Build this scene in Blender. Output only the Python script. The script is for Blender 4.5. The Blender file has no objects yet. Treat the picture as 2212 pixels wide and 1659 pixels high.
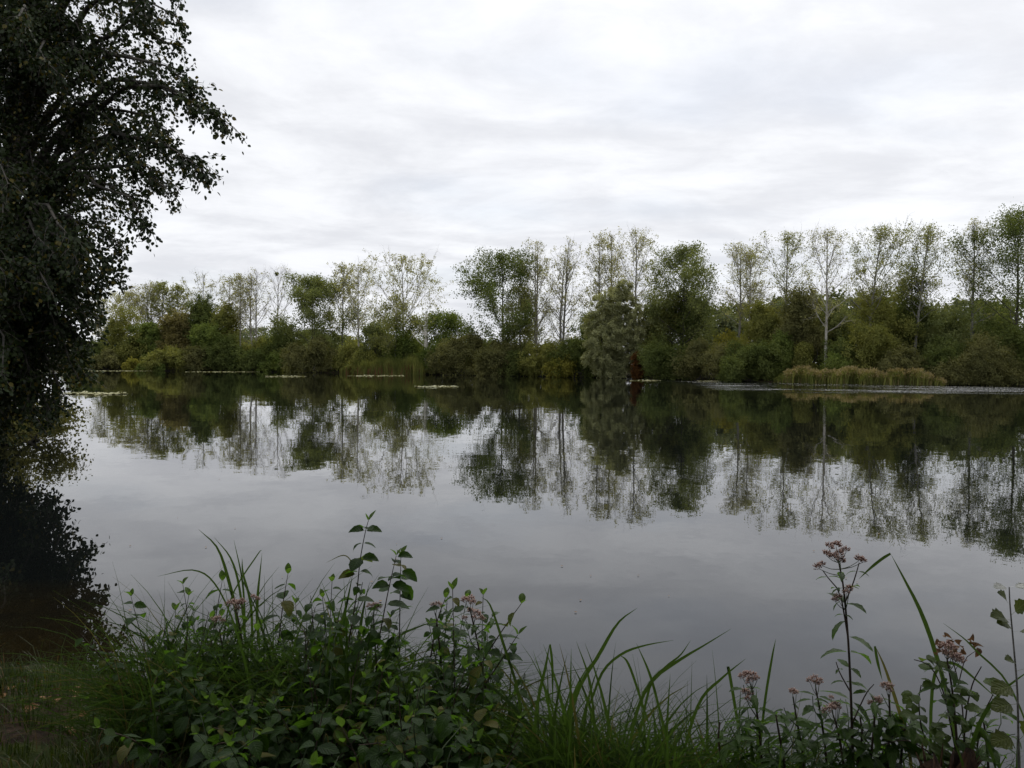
import bpy, math, random
import numpy as np
from mathutils import Vector, Matrix

# ------------------------------------------------------------------ camera, world, sun, exposure
scene = bpy.context.scene
COL = scene.collection
CAM_H = 1.95                      # eye height above the water
FPX = 1736.0                      # focal length for a 2212 px wide picture
PITCH = math.atan(44.5 / FPX)
ROLL = 0.009
cam_data = bpy.data.cameras.new('camera')
cam_data.sensor_width = 36.0
cam_data.lens = FPX / 2212.0 * 36.0
cam_data.clip_start = 0.05
cam_data.clip_end = 6000
cam = bpy.data.objects.new('camera', cam_data)
COL.objects.link(cam)
FWD = Vector((0, math.cos(PITCH), -math.sin(PITCH)))
RGT = Vector((math.cos(ROLL), 0, math.sin(ROLL)))
UPV = RGT.cross(FWD).normalized()
FWD = UPV.cross(RGT).normalized()
mw = Matrix.Identity(4)
for i_ in range(3):
    mw[i_][0], mw[i_][1], mw[i_][2] = RGT[i_], UPV[i_], -FWD[i_]
mw[2][3] = CAM_H
cam.matrix_world = mw
scene.camera = cam

SUN_AZ = math.radians(24)         # to the right of the view
SUN_EL = math.radians(58)
SUN_DIR = (math.sin(SUN_AZ) * math.cos(SUN_EL), math.cos(SUN_AZ) * math.cos(SUN_EL), math.sin(SUN_EL))


def N(nt, kind, **kw):
    n = nt.nodes.new(kind)
    for k, v in kw.items():
        if k == 'inp':
            for kk, vv in v.items():
                n.inputs[kk].default_value = vv
        else:
            setattr(n, k, v)
    return n


def math_n(nt, op, a, b=None, clamp=False):
    n = nt.nodes.new('ShaderNodeMath')
    n.operation = op
    n.use_clamp = clamp
    for i, v in enumerate((a, b)):
        if v is None:
            continue
        if isinstance(v, (int, float)):
            n.inputs[i].default_value = v
        else:
            nt.links.new(v, n.inputs[i])
    return n.outputs[0]


def vmath(nt, op, a, b=None, scale=None):
    n = nt.nodes.new('ShaderNodeVectorMath')
    n.operation = op
    for i, v in enumerate((a, b)):
        if v is None:
            continue
        if isinstance(v, (tuple, list)):
            n.inputs[i].default_value = v
        else:
            nt.links.new(v, n.inputs[i])
    if scale is not None:
        if isinstance(scale, (int, float)):
            n.inputs['Scale'].default_value = scale
        else:
            nt.links.new(scale, n.inputs['Scale'])
    return n.outputs['Value'] if op in ('DOT_PRODUCT', 'LENGTH', 'DISTANCE') else n.outputs[0]


def mixc(nt, fac, a, b, blend='MIX'):
    n = nt.nodes.new('ShaderNodeMix')
    n.data_type = 'RGBA'
    n.blend_type = blend
    for sock, v in ((n.inputs[0], fac), (n.inputs[6], a), (n.inputs[7], b)):
        if isinstance(v, (int, float)):
            sock.default_value = v
        elif isinstance(v, tuple):
            sock.default_value = v if len(v) == 4 else (*v, 1)
        else:
            nt.links.new(v, sock)
    return n.outputs[2]


def smooth(nt, v, lo, hi):
    n = nt.nodes.new('ShaderNodeMapRange')
    n.interpolation_type = 'SMOOTHSTEP'
    n.inputs['From Min'].default_value = lo
    n.inputs['From Max'].default_value = hi
    nt.links.new(v, n.inputs['Value'])
    return n.outputs[0]


def noise(nt, vec, scale, detail=4.0, rough=0.5, out=0, dist=0.0):
    n = nt.nodes.new('ShaderNodeTexNoise')
    n.inputs['Scale'].default_value = scale
    n.inputs['Detail'].default_value = detail
    n.inputs['Roughness'].default_value = rough
    n.inputs['Distortion'].default_value = dist
    if vec is not None:
        nt.links.new(vec, n.inputs['Vector'])
    return n.outputs[out]


world = bpy.data.worlds.new('World')
scene.world = world
world.use_nodes = True
wt = world.node_tree
wt.nodes.clear()
w_out = N(wt, 'ShaderNodeOutputWorld')
w_bg = N(wt, 'ShaderNodeBackground')
wt.links.new(w_bg.outputs[0], w_out.inputs[0])
w_sky = N(wt, 'ShaderNodeTexSky', sky_type='NISHITA', sun_disc=False)
w_sky.sun_elevation = SUN_EL
w_sky.sun_rotation = SUN_AZ
w_tc = N(wt, 'ShaderNodeTexCoord')
w_sep = N(wt, 'ShaderNodeSeparateXYZ')
wt.links.new(w_tc.outputs['Generated'], w_sep.inputs[0])
zz = math_n(wt, 'MAXIMUM', w_sep.outputs[2], 0.0)
den = math_n(wt, 'ADD', zz, 0.11)
w_comb = N(wt, 'ShaderNodeCombineXYZ')
wt.links.new(math_n(wt, 'DIVIDE', w_sep.outputs[0], den), w_comb.inputs[0])
wt.links.new(math_n(wt, 'DIVIDE', w_sep.outputs[1], den), w_comb.inputs[1])
plan = vmath(wt, 'MULTIPLY', w_comb.outputs[0], (0.85, 1.0, 1.0))
n_big = noise(wt, plan, 0.95, 6, 0.58, dist=0.6)
n_mid = noise(wt, vmath(wt, 'ADD', plan, (7.3, 2.1, 0)), 3.1, 7, 0.62, dist=0.3)
lum = math_n(wt, 'ADD', math_n(wt, 'MULTIPLY', n_big, 0.62), math_n(wt, 'MULTIPLY', n_mid, 0.38))
lum = smooth(wt, lum, 0.38, 0.62)
cloud = mixc(wt, lum, (0.715, 0.73, 0.775), (0.90, 0.915, 0.95))
# brighter cloud round the hidden sun
glow = vmath(wt, 'DOT_PRODUCT', w_tc.outputs['Generated'], SUN_DIR)
glow = math_n(wt, 'POWER', math_n(wt, 'MAXIMUM', glow, 0.0), 7.0)
cloud = mixc(wt, 1.0, cloud, mixc(wt, glow, (0, 0, 0), (0.42, 0.42, 0.42)), 'ADD')
# thinner cloud letting a little blue through towards the horizon
thin = math_n(wt, 'MULTIPLY', smooth(wt, noise(wt, vmath(wt, 'ADD', plan, (3.1, 9.4, 0)), 0.8, 4), 0.48, 0.66), 0.16)
w_skyc = mixc(wt, 1.0, w_sky.outputs[0], (0.1, 0.1, 0.1), 'MULTIPLY')
wt.links.new(mixc(wt, thin, cloud, w_skyc), w_bg.inputs[0])
w_bg.inputs[1].default_value = 1.0

sun_data = bpy.data.lights.new('sun', 'SUN')
sun_data.energy = 1.5
sun_data.angle = math.radians(22)
sun_data.color = (1.0, 0.96, 0.9)
sun = bpy.data.objects.new('sun', sun_data)
COL.objects.link(sun)
sun.rotation_euler = Vector(SUN_DIR).to_track_quat('Z', 'Y').to_euler()

vs = scene.view_settings
vs.view_transform = 'Standard'
vs.look = 'None'
vs.exposure = 0.12
vs.gamma = 1.0
vs.use_curve_mapping = False
cy = scene.cycles
cy.max_bounces = 7
cy.diffuse_bounces = 3
cy.glossy_bounces = 4
cy.transmission_bounces = 4
cy.transparent_max_bounces = 4
cy.caustics_reflective = False
cy.caustics_refractive = False


# ------------------------------------------------------------------ helpers
def ray(px, py):
    return FWD + RGT * ((px - 1106.0) / FPX) - UPV * ((py - 829.5) / FPX)


def at(px, py, Y):
    d = ray(px, py)
    s = Y / d.y
    return Vector((d.x * s, Y, CAM_H + d.z * s))


def on_water(px, py):
    d = ray(px, py)
    s = -CAM_H / d.z
    return Vector((d.x * s, d.y * s, 0))


def tag(o, label=None, cat=None, group=None, kind=None):
    if label:
        o['label'] = label
    if cat:
        o['category'] = cat
    if group:
        o['group'] = group
    if kind:
        o['kind'] = kind
    return o


def link(o, parent=None):
    COL.objects.link(o)
    if parent is not None:
        o.parent = parent
        o.matrix_parent_inverse = Matrix.Translation(-parent.location)
    return o


def empty(name, loc):
    o = bpy.data.objects.new(name, None)
    o.empty_display_size = 0.2
    o.location = loc
    COL.objects.link(o)
    return o


def make_mesh(name, V, faces, mat, uv=None, smooth_shade=False):
    """V (n,3) array; faces list of (m,k) int arrays; uv (n,2) per vertex"""
    me = bpy.data.meshes.new(name)
    V = np.asarray(V, dtype=np.float32)
    me.vertices.add(len(V))
    me.vertices.foreach_set('co', V.ravel())
    faces = [np.asarray(f, dtype=np.int32) for f in faces if len(f)]
    loops = np.concatenate([f.ravel() for f in faces])
    sizes = np.concatenate([np.full(len(f), f.shape[1], dtype=np.int32) for f in faces])
    starts = np.concatenate([[0], np.cumsum(sizes)[:-1]]).astype(np.int32)
    me.loops.add(len(loops))
    me.loops.foreach_set('vertex_index', loops)
    me.polygons.add(len(sizes))
    me.polygons.foreach_set('loop_start', starts)
    me.polygons.foreach_set('loop_total', sizes)
    if smooth_shade:
        me.polygons.foreach_set('use_smooth', np.ones(len(sizes), dtype=bool))
    if uv is not None:
        lay = me.uv_layers.new(name='UVMap')
        lay.data.foreach_set('uv', np.asarray(uv, dtype=np.float32)[loops].ravel())
    me.update(calc_edges=True)
    me.materials.append(mat)
    return me


def mesh_obj(name, V, faces, mat, parent=None, uv=None, smooth_shade=False):
    return link(bpy.data.objects.new(name, make_mesh(name, V, faces, mat, uv, smooth_shade)), parent)


class Tubes:
    def __init__(self):
        self.V, self.F, self.n = [], [], 0

    def add(self, pts, r, k=5, cap=False):
        pts = np.asarray(pts, dtype=float)
        n = len(pts)
        r = np.asarray(r, dtype=float) * np.ones(n)
        t = np.gradient(pts, axis=0)
        t /= np.linalg.norm(t, axis=1)[:, None] + 1e-9
        ref = np.array([0.31, 0.95, 0.05]) if abs(t[0][2]) > 0.7 else np.array([0.0, 0.05, 1.0])
        u = np.cross(t, ref)
        u /= np.linalg.norm(u, axis=1)[:, None] + 1e-9
        v = np.cross(t, u)
        a = np.arange(k) * 2 * math.pi / k
        ring = pts[:, None, :] + r[:, None, None] * (u[:, None, :] * np.cos(a)[None, :, None] + v[:, None, :] * np.sin(a)[None, :, None])
        self.V.append(ring.reshape(-1, 3))
        i = np.arange(n - 1)[:, None] * k
        j = np.arange(k)[None, :]
        j2 = (j + 1) % k
        f = np.stack([i + j, i + j2, i + k + j2, i + k + j], axis=-1).reshape(-1, 4) + self.n
        self.F.append(f)
        self.n += n * k
        if cap:
            self.V.append(pts[-1:] + t[-1:] * r[-1] * 0.4)
            b = self.n - k
            self.F.append(np.array([[b + q, b + (q + 1) % k, self.n, self.n] for q in range(k)]))
            self.n += 1

    def obj(self, name, mat, parent=None):
        F = np.concatenate(self.F)
        tri = F[:, 2] == F[:, 3]
        return mesh_obj(name, np.concatenate(self.V), [F[~tri], F[tri][:, :3]], mat, parent, smooth_shade=True)


def unit(a):
    return a / (np.linalg.norm(a, axis=-1, keepdims=True) + 1e-9)


def leaf_quads(P, size, rng, bias=None, aspect=0.62, hang=0.0):
    """little pointed leaf faces at P; bias = preferred normal"""
    P = np.asarray(P)
    n = len(P)
    nrm = rng.normal(size=(n, 3))
    if bias is not None:
        nrm = unit(nrm) + bias
    nrm = unit(nrm)
    a = rng.normal(size=(n, 3))
    a[:, 2] -= hang
    v = unit(a - nrm * np.sum(a * nrm, axis=1)[:, None])
    u = np.cross(nrm, v)
    s = (size * rng.uniform(0.6, 1.35, n))[:, None]
    V = np.stack([P - v * s * 0.5, P + u * s * aspect * 0.5 + v * s * 0.08, P + v * s * 0.5, P - u * s * aspect * 0.5 + v * s * 0.08], axis=1).reshape(-1, 3)
    F = np.arange(4 * n).reshape(n, 4)
    return V, F


# ------------------------------------------------------------------ materials
def new_mat(name):
    m = bpy.data.materials.new(name)
    m.use_nodes = True
    m.node_tree.nodes.clear()
    return m, m.node_tree, N(m.node_tree, 'ShaderNodeOutputMaterial')


def rnd_node(nt):
    oi = N(nt, 'ShaderNodeObjectInfo')
    ge = N(nt, 'ShaderNodeNewGeometry')
    return math_n(nt, 'FRACT', math_n(nt, 'ADD', oi.outputs['Random'], ge.outputs['Random Per Island'])), ge


def foliage(name, a, b, trans=0.3, nscale=0.45, c=None, gloss=0.0):
    """leaf colours vary from leaf to leaf (a..b) and from spray to spray; c = odd turning leaves"""
    m, nt, out = new_mat(name)
    r, ge = rnd_node(nt)
    nz = smooth(nt, noise(nt, ge.outputs['Position'], nscale, 2), 0.35, 0.65)
    col = mixc(nt, math_n(nt, 'ADD', math_n(nt, 'MULTIPLY', nz, 0.55), math_n(nt, 'MULTIPLY', r, 0.45)), a, b)
    if c is not None:
        col = mixc(nt, smooth(nt, r, 0.9, 0.93), col, c)
    d = N(nt, 'ShaderNodeBsdfDiffuse')
    nt.links.new(col, d.inputs[0])
    t = N(nt, 'ShaderNodeBsdfTranslucent')
    nt.links.new(mixc(nt, 1.0, col, (1.5, 1.45, 0.7), 'MULTIPLY'), t.inputs[0])
    mx = N(nt, 'ShaderNodeMixShader')
    mx.inputs[0].default_value = trans
    nt.links.new(d.outputs[0], mx.inputs[1])
    nt.links.new(t.outputs[0], mx.inputs[2])
    last = mx.outputs[0]
    if gloss:
        g = N(nt, 'ShaderNodeBsdfGlossy')
        g.inputs['Roughness'].default_value = 0.38
        mx2 = N(nt, 'ShaderNodeMixShader')
        mx2.inputs[0].default_value = gloss
        nt.links.new(last, mx2.inputs[1])
        nt.links.new(g.outputs[0], mx2.inputs[2])
        last = mx2.outputs[0]
    nt.links.new(last, out.inputs[0])
    return m


def near_leaf(name, a, b, trans_col, trans=0.3, rough=0.42, veins=True, c=None):
    """broad leaf with a midrib and side veins laid out in the leaf's own UV"""
    m, nt, out = new_mat(name)
    r, ge = rnd_node(nt)
    uvn = N(nt, 'ShaderNodeUVMap')
    sp = N(nt, 'ShaderNodeSeparateXYZ')
    nt.links.new(uvn.outputs[0], sp.inputs[0])
    au = math_n(nt, 'ABSOLUTE', math_n(nt, 'SUBTRACT', math_n(nt, 'MULTIPLY', sp.outputs[0], 2.0), 1.0))
    rib = smooth(nt, au, 0.09, 0.0)
    wv = math_n(nt, 'SINE', math_n(nt, 'MULTIPLY', math_n(nt, 'SUBTRACT', sp.outputs[1], math_n(nt, 'MULTIPLY', au, 0.35)), 40.0))
    vein = smooth(nt, wv, 0.72, 1.0)
    blot = noise(nt, ge.outputs['Position'], 22.0, 3)
    col = mixc(nt, math_n(nt, 'ADD', math_n(nt, 'MULTIPLY', r, 0.7), math_n(nt, 'MULTIPLY', smooth(nt, blot, 0.35, 0.7), 0.3)), a, b)
    if c is not None:
        col = mixc(nt, smooth(nt, r, 0.9, 0.94), col, c)
    if veins:
        vf = math_n(nt, 'MAXIMUM', math_n(nt, 'MULTIPLY', rib, 0.55), math_n(nt, 'MULTIPLY', vein, 0.25))
        col = mixc(nt, vf, col, tuple(min(1, x * 2.0 + 0.03) for x in b))
    p = N(nt, 'ShaderNodeBsdfPrincipled')
    p.inputs['Roughness'].default_value = rough
    p.inputs['IOR'].default_value = 1.45
    p.inputs['Specular IOR Level'].default_value = 0.2
    nt.links.new(col, p.inputs['Base Color'])
    bp = N(nt, 'ShaderNodeBump')
    bp.inputs['Strength'].default_value = 0.5
    bp.inputs['Distance'].default_value = 0.002
    nt.links.new(math_n(nt, 'ADD', math_n(nt, 'MULTIPLY', wv, -0.5), noise(nt, ge.outputs['Position'], 90.0, 2)), bp.inputs['Height'])
    nt.links.new(bp.outputs[0], p.inputs['Normal'])
    t = N(nt, 'ShaderNodeBsdfTranslucent')
    nt.links.new(mixc(nt, 1.0, mixc(nt, r, trans_col, tuple(x * 0.55 for x in trans_col)), col, 'ADD'), t.inputs[0])
    mx = N(nt, 'ShaderNodeMixShader')
    mx.inputs[0].default_value = trans
    nt.links.new(p.outputs[0], mx.inputs[1])
    nt.links.new(t.outputs[0], mx.inputs[2])
    nt.links.new(mx.outputs[0], out.inputs[0])
    return m


def rough_mat(name, a, b, scale=6.0, rough=0.85, bump=0.02, stretch=(1, 1, 0.3)):
    m, nt, out = new_mat(name)
    ge = N(nt, 'ShaderNodeNewGeometry')
    pos = vmath(nt, 'MULTIPLY', ge.outputs['Position'], stretch)
    nz = noise(nt, pos, scale, 6, 0.6)
    p = N(nt, 'ShaderNodeBsdfPrincipled')
    p.inputs['Roughness'].default_value = rough
    nt.links.new(mixc(nt, smooth(nt, nz, 0.35, 0.65), a, b), p.inputs['Base Color'])
    bp = N(nt, 'ShaderNodeBump')
    bp.inputs['Distance'].default_value = bump
    nt.links.new(nz, bp.inputs['Height'])
    nt.links.new(bp.outputs[0], p.inputs['Normal'])
    nt.links.new(p.outputs[0], out.inputs[0])
    return m


M = {}
M['bark_pale'] = rough_mat('bark_pale', (0.20, 0.185, 0.155), (0.42, 0.40, 0.35), 3.0)
M['bark_grey'] = rough_mat('bark_grey', (0.13, 0.125, 0.11), (0.27, 0.26, 0.235), 3.0)
M['bark_dark'] = rough_mat('bark_dark', (0.03, 0.027, 0.022), (0.08, 0.07, 0.055), 4.0)
M['dead_wood'] = rough_mat('dead_wood', (0.45, 0.42, 0.36), (0.68, 0.65, 0.58), 3.0)
M['stem_green'] = rough_mat('stem_green', (0.03, 0.055, 0.015), (0.06, 0.09, 0.025), 30.0, 0.6, 0.001)
M['stem_red'] = rough_mat('stem_red', (0.035, 0.022, 0.015), (0.075, 0.045, 0.03), 30.0, 0.6, 0.001)
M['stem_grey'] = rough_mat('stem_grey', (0.12, 0.115, 0.105), (0.24, 0.23, 0.21), 40.0, 0.7, 0.001)
M['rotten'] = rough_mat('rotten_wood', (0.030, 0.016, 0.009), (0.15, 0.078, 0.04), 26.0, 0.9, 0.03, (1, 1, 0.35))
# far foliage
M['f_sparse'] = foliage('leaves_pale_olive', (0.20, 0.205, 0.11), (0.34, 0.33, 0.20), 0.55)
M['f_sparse_green'] = foliage('leaves_fresh_olive', (0.15, 0.17, 0.065), (0.27, 0.275, 0.12), 0.52)
M['f_poplar'] = foliage('leaves_dense_poplar', (0.079, 0.108, 0.040), (0.159, 0.187, 0.071), 0.4)
M['f_greygreen'] = foliage('leaves_grey_green', (0.115, 0.140, 0.057), (0.216, 0.239, 0.100), 0.4)
M['f_willow'] = foliage('leaves_silver_willow', (0.211, 0.224, 0.116), (0.387, 0.393, 0.215), 0.35, 0.6)
M['f_dark'] = foliage('leaves_dark_green', (0.076, 0.100, 0.032), (0.149, 0.176, 0.058), 0.35)
M['f_green'] = foliage('leaves_mid_green', (0.102, 0.143, 0.040), (0.187, 0.225, 0.064), 0.4)
M['f_olive'] = foliage('leaves_olive', (0.145, 0.160, 0.050), (0.265, 0.265, 0.081), 0.4)
M['f_brown'] = foliage('leaves_brown_olive', (0.113, 0.118, 0.051), (0.204, 0.198, 0.081), 0.35)
M['f_ochre'] = foliage('leaves_ochre', (0.155, 0.142, 0.062), (0.257, 0.223, 0.092), 0.4)
M['f_yellow'] = foliage('leaves_yellow_green', (0.165, 0.176, 0.039), (0.308, 0.281, 0.066), 0.45)
M['f_red'] = foliage('leaves_rust_brown', (0.10, 0.048, 0.018), (0.19, 0.09, 0.032), 0.3)
M['f_far'] = foliage('leaves_far_wood', (0.109, 0.132, 0.075), (0.186, 0.209, 0.116), 0.3, 0.15)
M['reed_green'] = foliage('reed_leaves', (0.10, 0.125, 0.036), (0.21, 0.215, 0.07), 0.45)
M['reed_tan'] = foliage('reed_plumes', (0.21, 0.17, 0.08), (0.34, 0.28, 0.15), 0.35)
M['reed_straw'] = foliage('reed_straw', (0.13, 0.115, 0.045), (0.24, 0.20, 0.085), 0.3)
M['reed_stalk'] = foliage('reed_stalks', (0.12, 0.06, 0.03), (0.22, 0.12, 0.06), 0.2)
M['pads'] = foliage('lily_pads', (0.16, 0.17, 0.07), (0.34, 0.32, 0.16), 0.1, gloss=0.12)
# near foliage
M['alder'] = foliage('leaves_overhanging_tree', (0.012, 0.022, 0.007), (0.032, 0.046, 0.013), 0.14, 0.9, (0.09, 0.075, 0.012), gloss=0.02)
M['dogwood'] = near_leaf('dogwood_leaf', (0.010, 0.027, 0.005), (0.034, 0.072, 0.012), (0.12, 0.26, 0.010), 0.34, 0.5, c=(0.11, 0.10, 0.02))
M['young'] = near_leaf('young_leaf', (0.045, 0.09, 0.014), (0.085, 0.14, 0.022), (0.13, 0.25, 0.015), 0.38)
M['agri'] = near_leaf('agrimony_leaf', (0.030, 0.064, 0.012), (0.060, 0.11, 0.020), (0.12, 0.24, 0.012), 0.36)
M['bramble'] = near_leaf('bramble_leaf', (0.04, 0.075, 0.014), (0.08, 0.12, 0.022), (0.14, 0.20, 0.016), 0.4)
M['sap_leaf'] = near_leaf('sapling_leaf', (0.045, 0.065, 0.013), (0.085, 0.105, 0.022), (0.13, 0.16, 0.016), 0.35)
M['white_leaf'] = near_leaf('white_leaf_underside', (0.42, 0.44, 0.40), (0.55, 0.56, 0.52), (0.2, 0.2, 0.16), 0.25, 0.7)
M['dry_leaf'] = near_leaf('dry_leaf', (0.09, 0.05, 0.026), (0.21, 0.125, 0.06), (0.16, 0.08, 0.03), 0.2, 0.7)
M['fallen'] = near_leaf('fallen_leaf', (0.11, 0.045, 0.015), (0.26, 0.15, 0.055), (0.1, 0.05, 0.02), 0.1, 0.5)
M['blade'] = near_leaf('sedge_blade', (0.020, 0.042, 0.009), (0.052, 0.086, 0.018), (0.08, 0.15, 0.012), 0.32, 0.5, veins=False, c=(0.14, 0.10, 0.035))
M['grass'] = foliage('bank_grass', (0.016, 0.030, 0.005), (0.045, 0.068, 0.011), 0.3, 2.5, (0.11, 0.07, 0.025), gloss=0.025)


def flower_mat():
    m, nt, out = new_mat('agrimony_florets')
    r, ge = rnd_node(nt)
    uvn = N(nt, 'ShaderNodeUVMap')
    sp = N(nt, 'ShaderNodeSeparateXYZ')
    nt.links.new(uvn.outputs[0], sp.inputs[0])
    base = mixc(nt, r, (0.19, 0.105, 0.08), (0.36, 0.22, 0.175))
    col = mixc(nt, smooth(nt, sp.outputs[1], 0.55, 0.95), base, (0.72, 0.56, 0.50))
    p = N(nt, 'ShaderNodeBsdfPrincipled')
    p.inputs['Roughness'].default_value = 0.8
    nt.links.new(col, p.inputs['Base Color'])
    t = N(nt, 'ShaderNodeBsdfTranslucent')
    nt.links.new(col, t.inputs[0])
    mx = N(nt, 'ShaderNodeMixShader')
    mx.inputs[0].default_value = 0.3
    nt.links.new(p.outputs[0], mx.inputs[1])
    nt.links.new(t.outputs[0], mx.inputs[2])
    nt.links.new(mx.outputs[0], out.inputs[0])
    return m


M['flower'] = flower_mat()


# ------------------------------------------------------------------ shoreline, ground, water
SHORE_PX = [-150, 200, 400, 600, 740, 920, 1100, 1300, 1500, 1680, 1900, 2212, 2400]
SHORE_PY = [795.0, 799.5, 801.5, 803.5, 806, 809.5, 812.5, 816.5, 822, 826.5, 831, 834, 836]
_sh = [on_water(a, b) for a, b in zip(SHORE_PX, SHORE_PY)]
SH_AZ = np.array([math.atan2(p.x, p.y) for p in _sh])
SH_R = np.array([math.hypot(p.x, p.y) for p in _sh])
SH_AZ = np.concatenate([[-3.2, -1.5, -1.2, -0.9], SH_AZ, [0.8, 1.05, 1.35, 3.2]])
SH_R = np.concatenate([[0.5, 4, 40, 110], SH_R, [80, 45, 4, 0.5]])


def shore_y(px):
    return float(np.interp(px, SHORE_PX, [p.y for p in _sh]))


def near_shore(X):
    return np.interp(X, [-60, -8, -3.6, -2.9, -2.3, -1.9, -1.2, -0.3, 0.2, 0.6, 2.5, 60], [6.0, 5.3, 5.0, 5.15, 4.9, 4.45, 4.3, 4.1, 3.55, 3.2, 3.15, 3.4])


def sstep(x):
    x = np.clip(x, 0, 1)
    return x * x * (3 - 2 * x)


def wob(X, Y, s, seed=0):
    return (np.sin(X * s + seed) * np.cos(Y * s * 1.13 + seed * 2.1) + 0.6 * np.sin(X * s * 2.3 - Y * s * 1.7 + seed) + 0.35 * np.cos(X * s * 4.1 + Y * s * 4.7 + seed * 0.7)) / 1.95


def ground_z(X, Y):
    X = np.asarray(X, dtype=float)
    Y = np.asarray(Y, dtype=float)
    r = np.hypot(X, Y)
    az = np.arctan2(X, Y)
    dn = near_shore(X) - Y + 0.12 * wob(X, Y, 3.1, 1)
    df = r - np.interp(az, SH_AZ, SH_R) + 0.8 * wob(X, Y, 0.25, 4)
    dp = 3.6 - np.hypot(X + 15.6, Y - 20.9) + 0.35 * wob(X, Y, 1.1, 6)
    z = np.full(X.shape, -1.4)
    z = np.maximum(z, np.where(dn > 0, 0.40 * sstep(dn / 1.5) + 0.03 * wob(X, Y, 5.0, 2) * sstep(dn), np.maximum(dn * 0.22, -1.4)))
    z = np.maximum(z, np.where(df > 0, 0.75 * sstep(df / 5.0) + 0.15 * wob(X, Y, 0.3, 3) * sstep(df / 4), np.maximum(df * 0.3, -1.4)))
    z = np.maximum(z, np.where(dp > 0, 0.4 * sstep(dp / 1.5), np.maximum(dp * 0.3, -1.4)))
    # wooded rise far behind the trees on the left
    hx, hy = -330 * (541 / 1736.0) * 1.6, 530.0
    z = z + 17 * np.exp(-(((X - hx) / 95) ** 2 + ((Y - hy) / 90) ** 2))
    return z


def gz(x, y):
    return float(ground_z(np.array([x]), np.array([y]))[0])


def build_ground():
    rad = [0.0]
    r = 0.25
    while r < 4000:
        rad.append(r)
        r *= 1.035 if r < 8 else 1.06
    rad = np.array(rad[1:])
    azs = np.concatenate([np.linspace(-math.pi, -0.75, 60, endpoint=False), np.linspace(-0.75, 0.75, 220, endpoint=False), np.linspace(0.75, math.pi, 60, endpoint=False)])
    A, R = np.meshgrid(azs, rad)
    X, Y = R * np.sin(A), R * np.cos(A)
    Z = ground_z(X, Y)
    V = np.stack([X, Y, Z], -1).reshape(-1, 3)
    V = np.concatenate([V, [[0, 0, gz(0, 0)]]])
    na, nr = len(azs), len(rad)
    i = np.arange(nr - 1)[:, None] * na
    j = np.arange(na)[None, :]
    j2 = (j + 1) % na
    F = np.stack([i + j, i + na + j, i + na + j2, i + j2], -1).reshape(-1, 4)
    T = np.array([[q, (q + 1) % na, len(V) - 1] for q in range(na)])
    m, nt, out = new_mat('bank_soil')
    ge = N(nt, 'ShaderNodeNewGeometry')
    n1 = noise(nt, ge.outputs['Position'], 1.6, 6, 0.6)
    n2 = noise(nt, ge.outputs['Position'], 17.0, 6, 0.65)
    soil = mixc(nt, smooth(nt, n2, 0.35, 0.7), (0.018, 0.012, 0.008), (0.055, 0.038, 0.024))
    moss = mixc(nt, smooth(nt, n2, 0.3, 0.7), (0.02, 0.03, 0.008), (0.045, 0.055, 0.015))
    col = mixc(nt, smooth(nt, n1, 0.46, 0.56), soil, moss)
    p = N(nt, 'ShaderNodeBsdfPrincipled')
    p.inputs['Roughness'].default_value = 0.95
    p.inputs['Specular IOR Level'].default_value = 0.08
    nt.links.new(col, p.inputs['Base Color'])
    bp = N(nt, 'ShaderNodeBump')
    bp.inputs['Distance'].default_value = 0.03
    nt.links.new(n2, bp.inputs['Height'])
    nt.links.new(bp.outputs[0], p.inputs['Normal'])
    nt.links.new(p.outputs[0], out.inputs[0])
    tag(mesh_obj('ground', V, [F, T], m, smooth_shade=True), 'earth banks and land around the lake', kind='structure')


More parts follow.
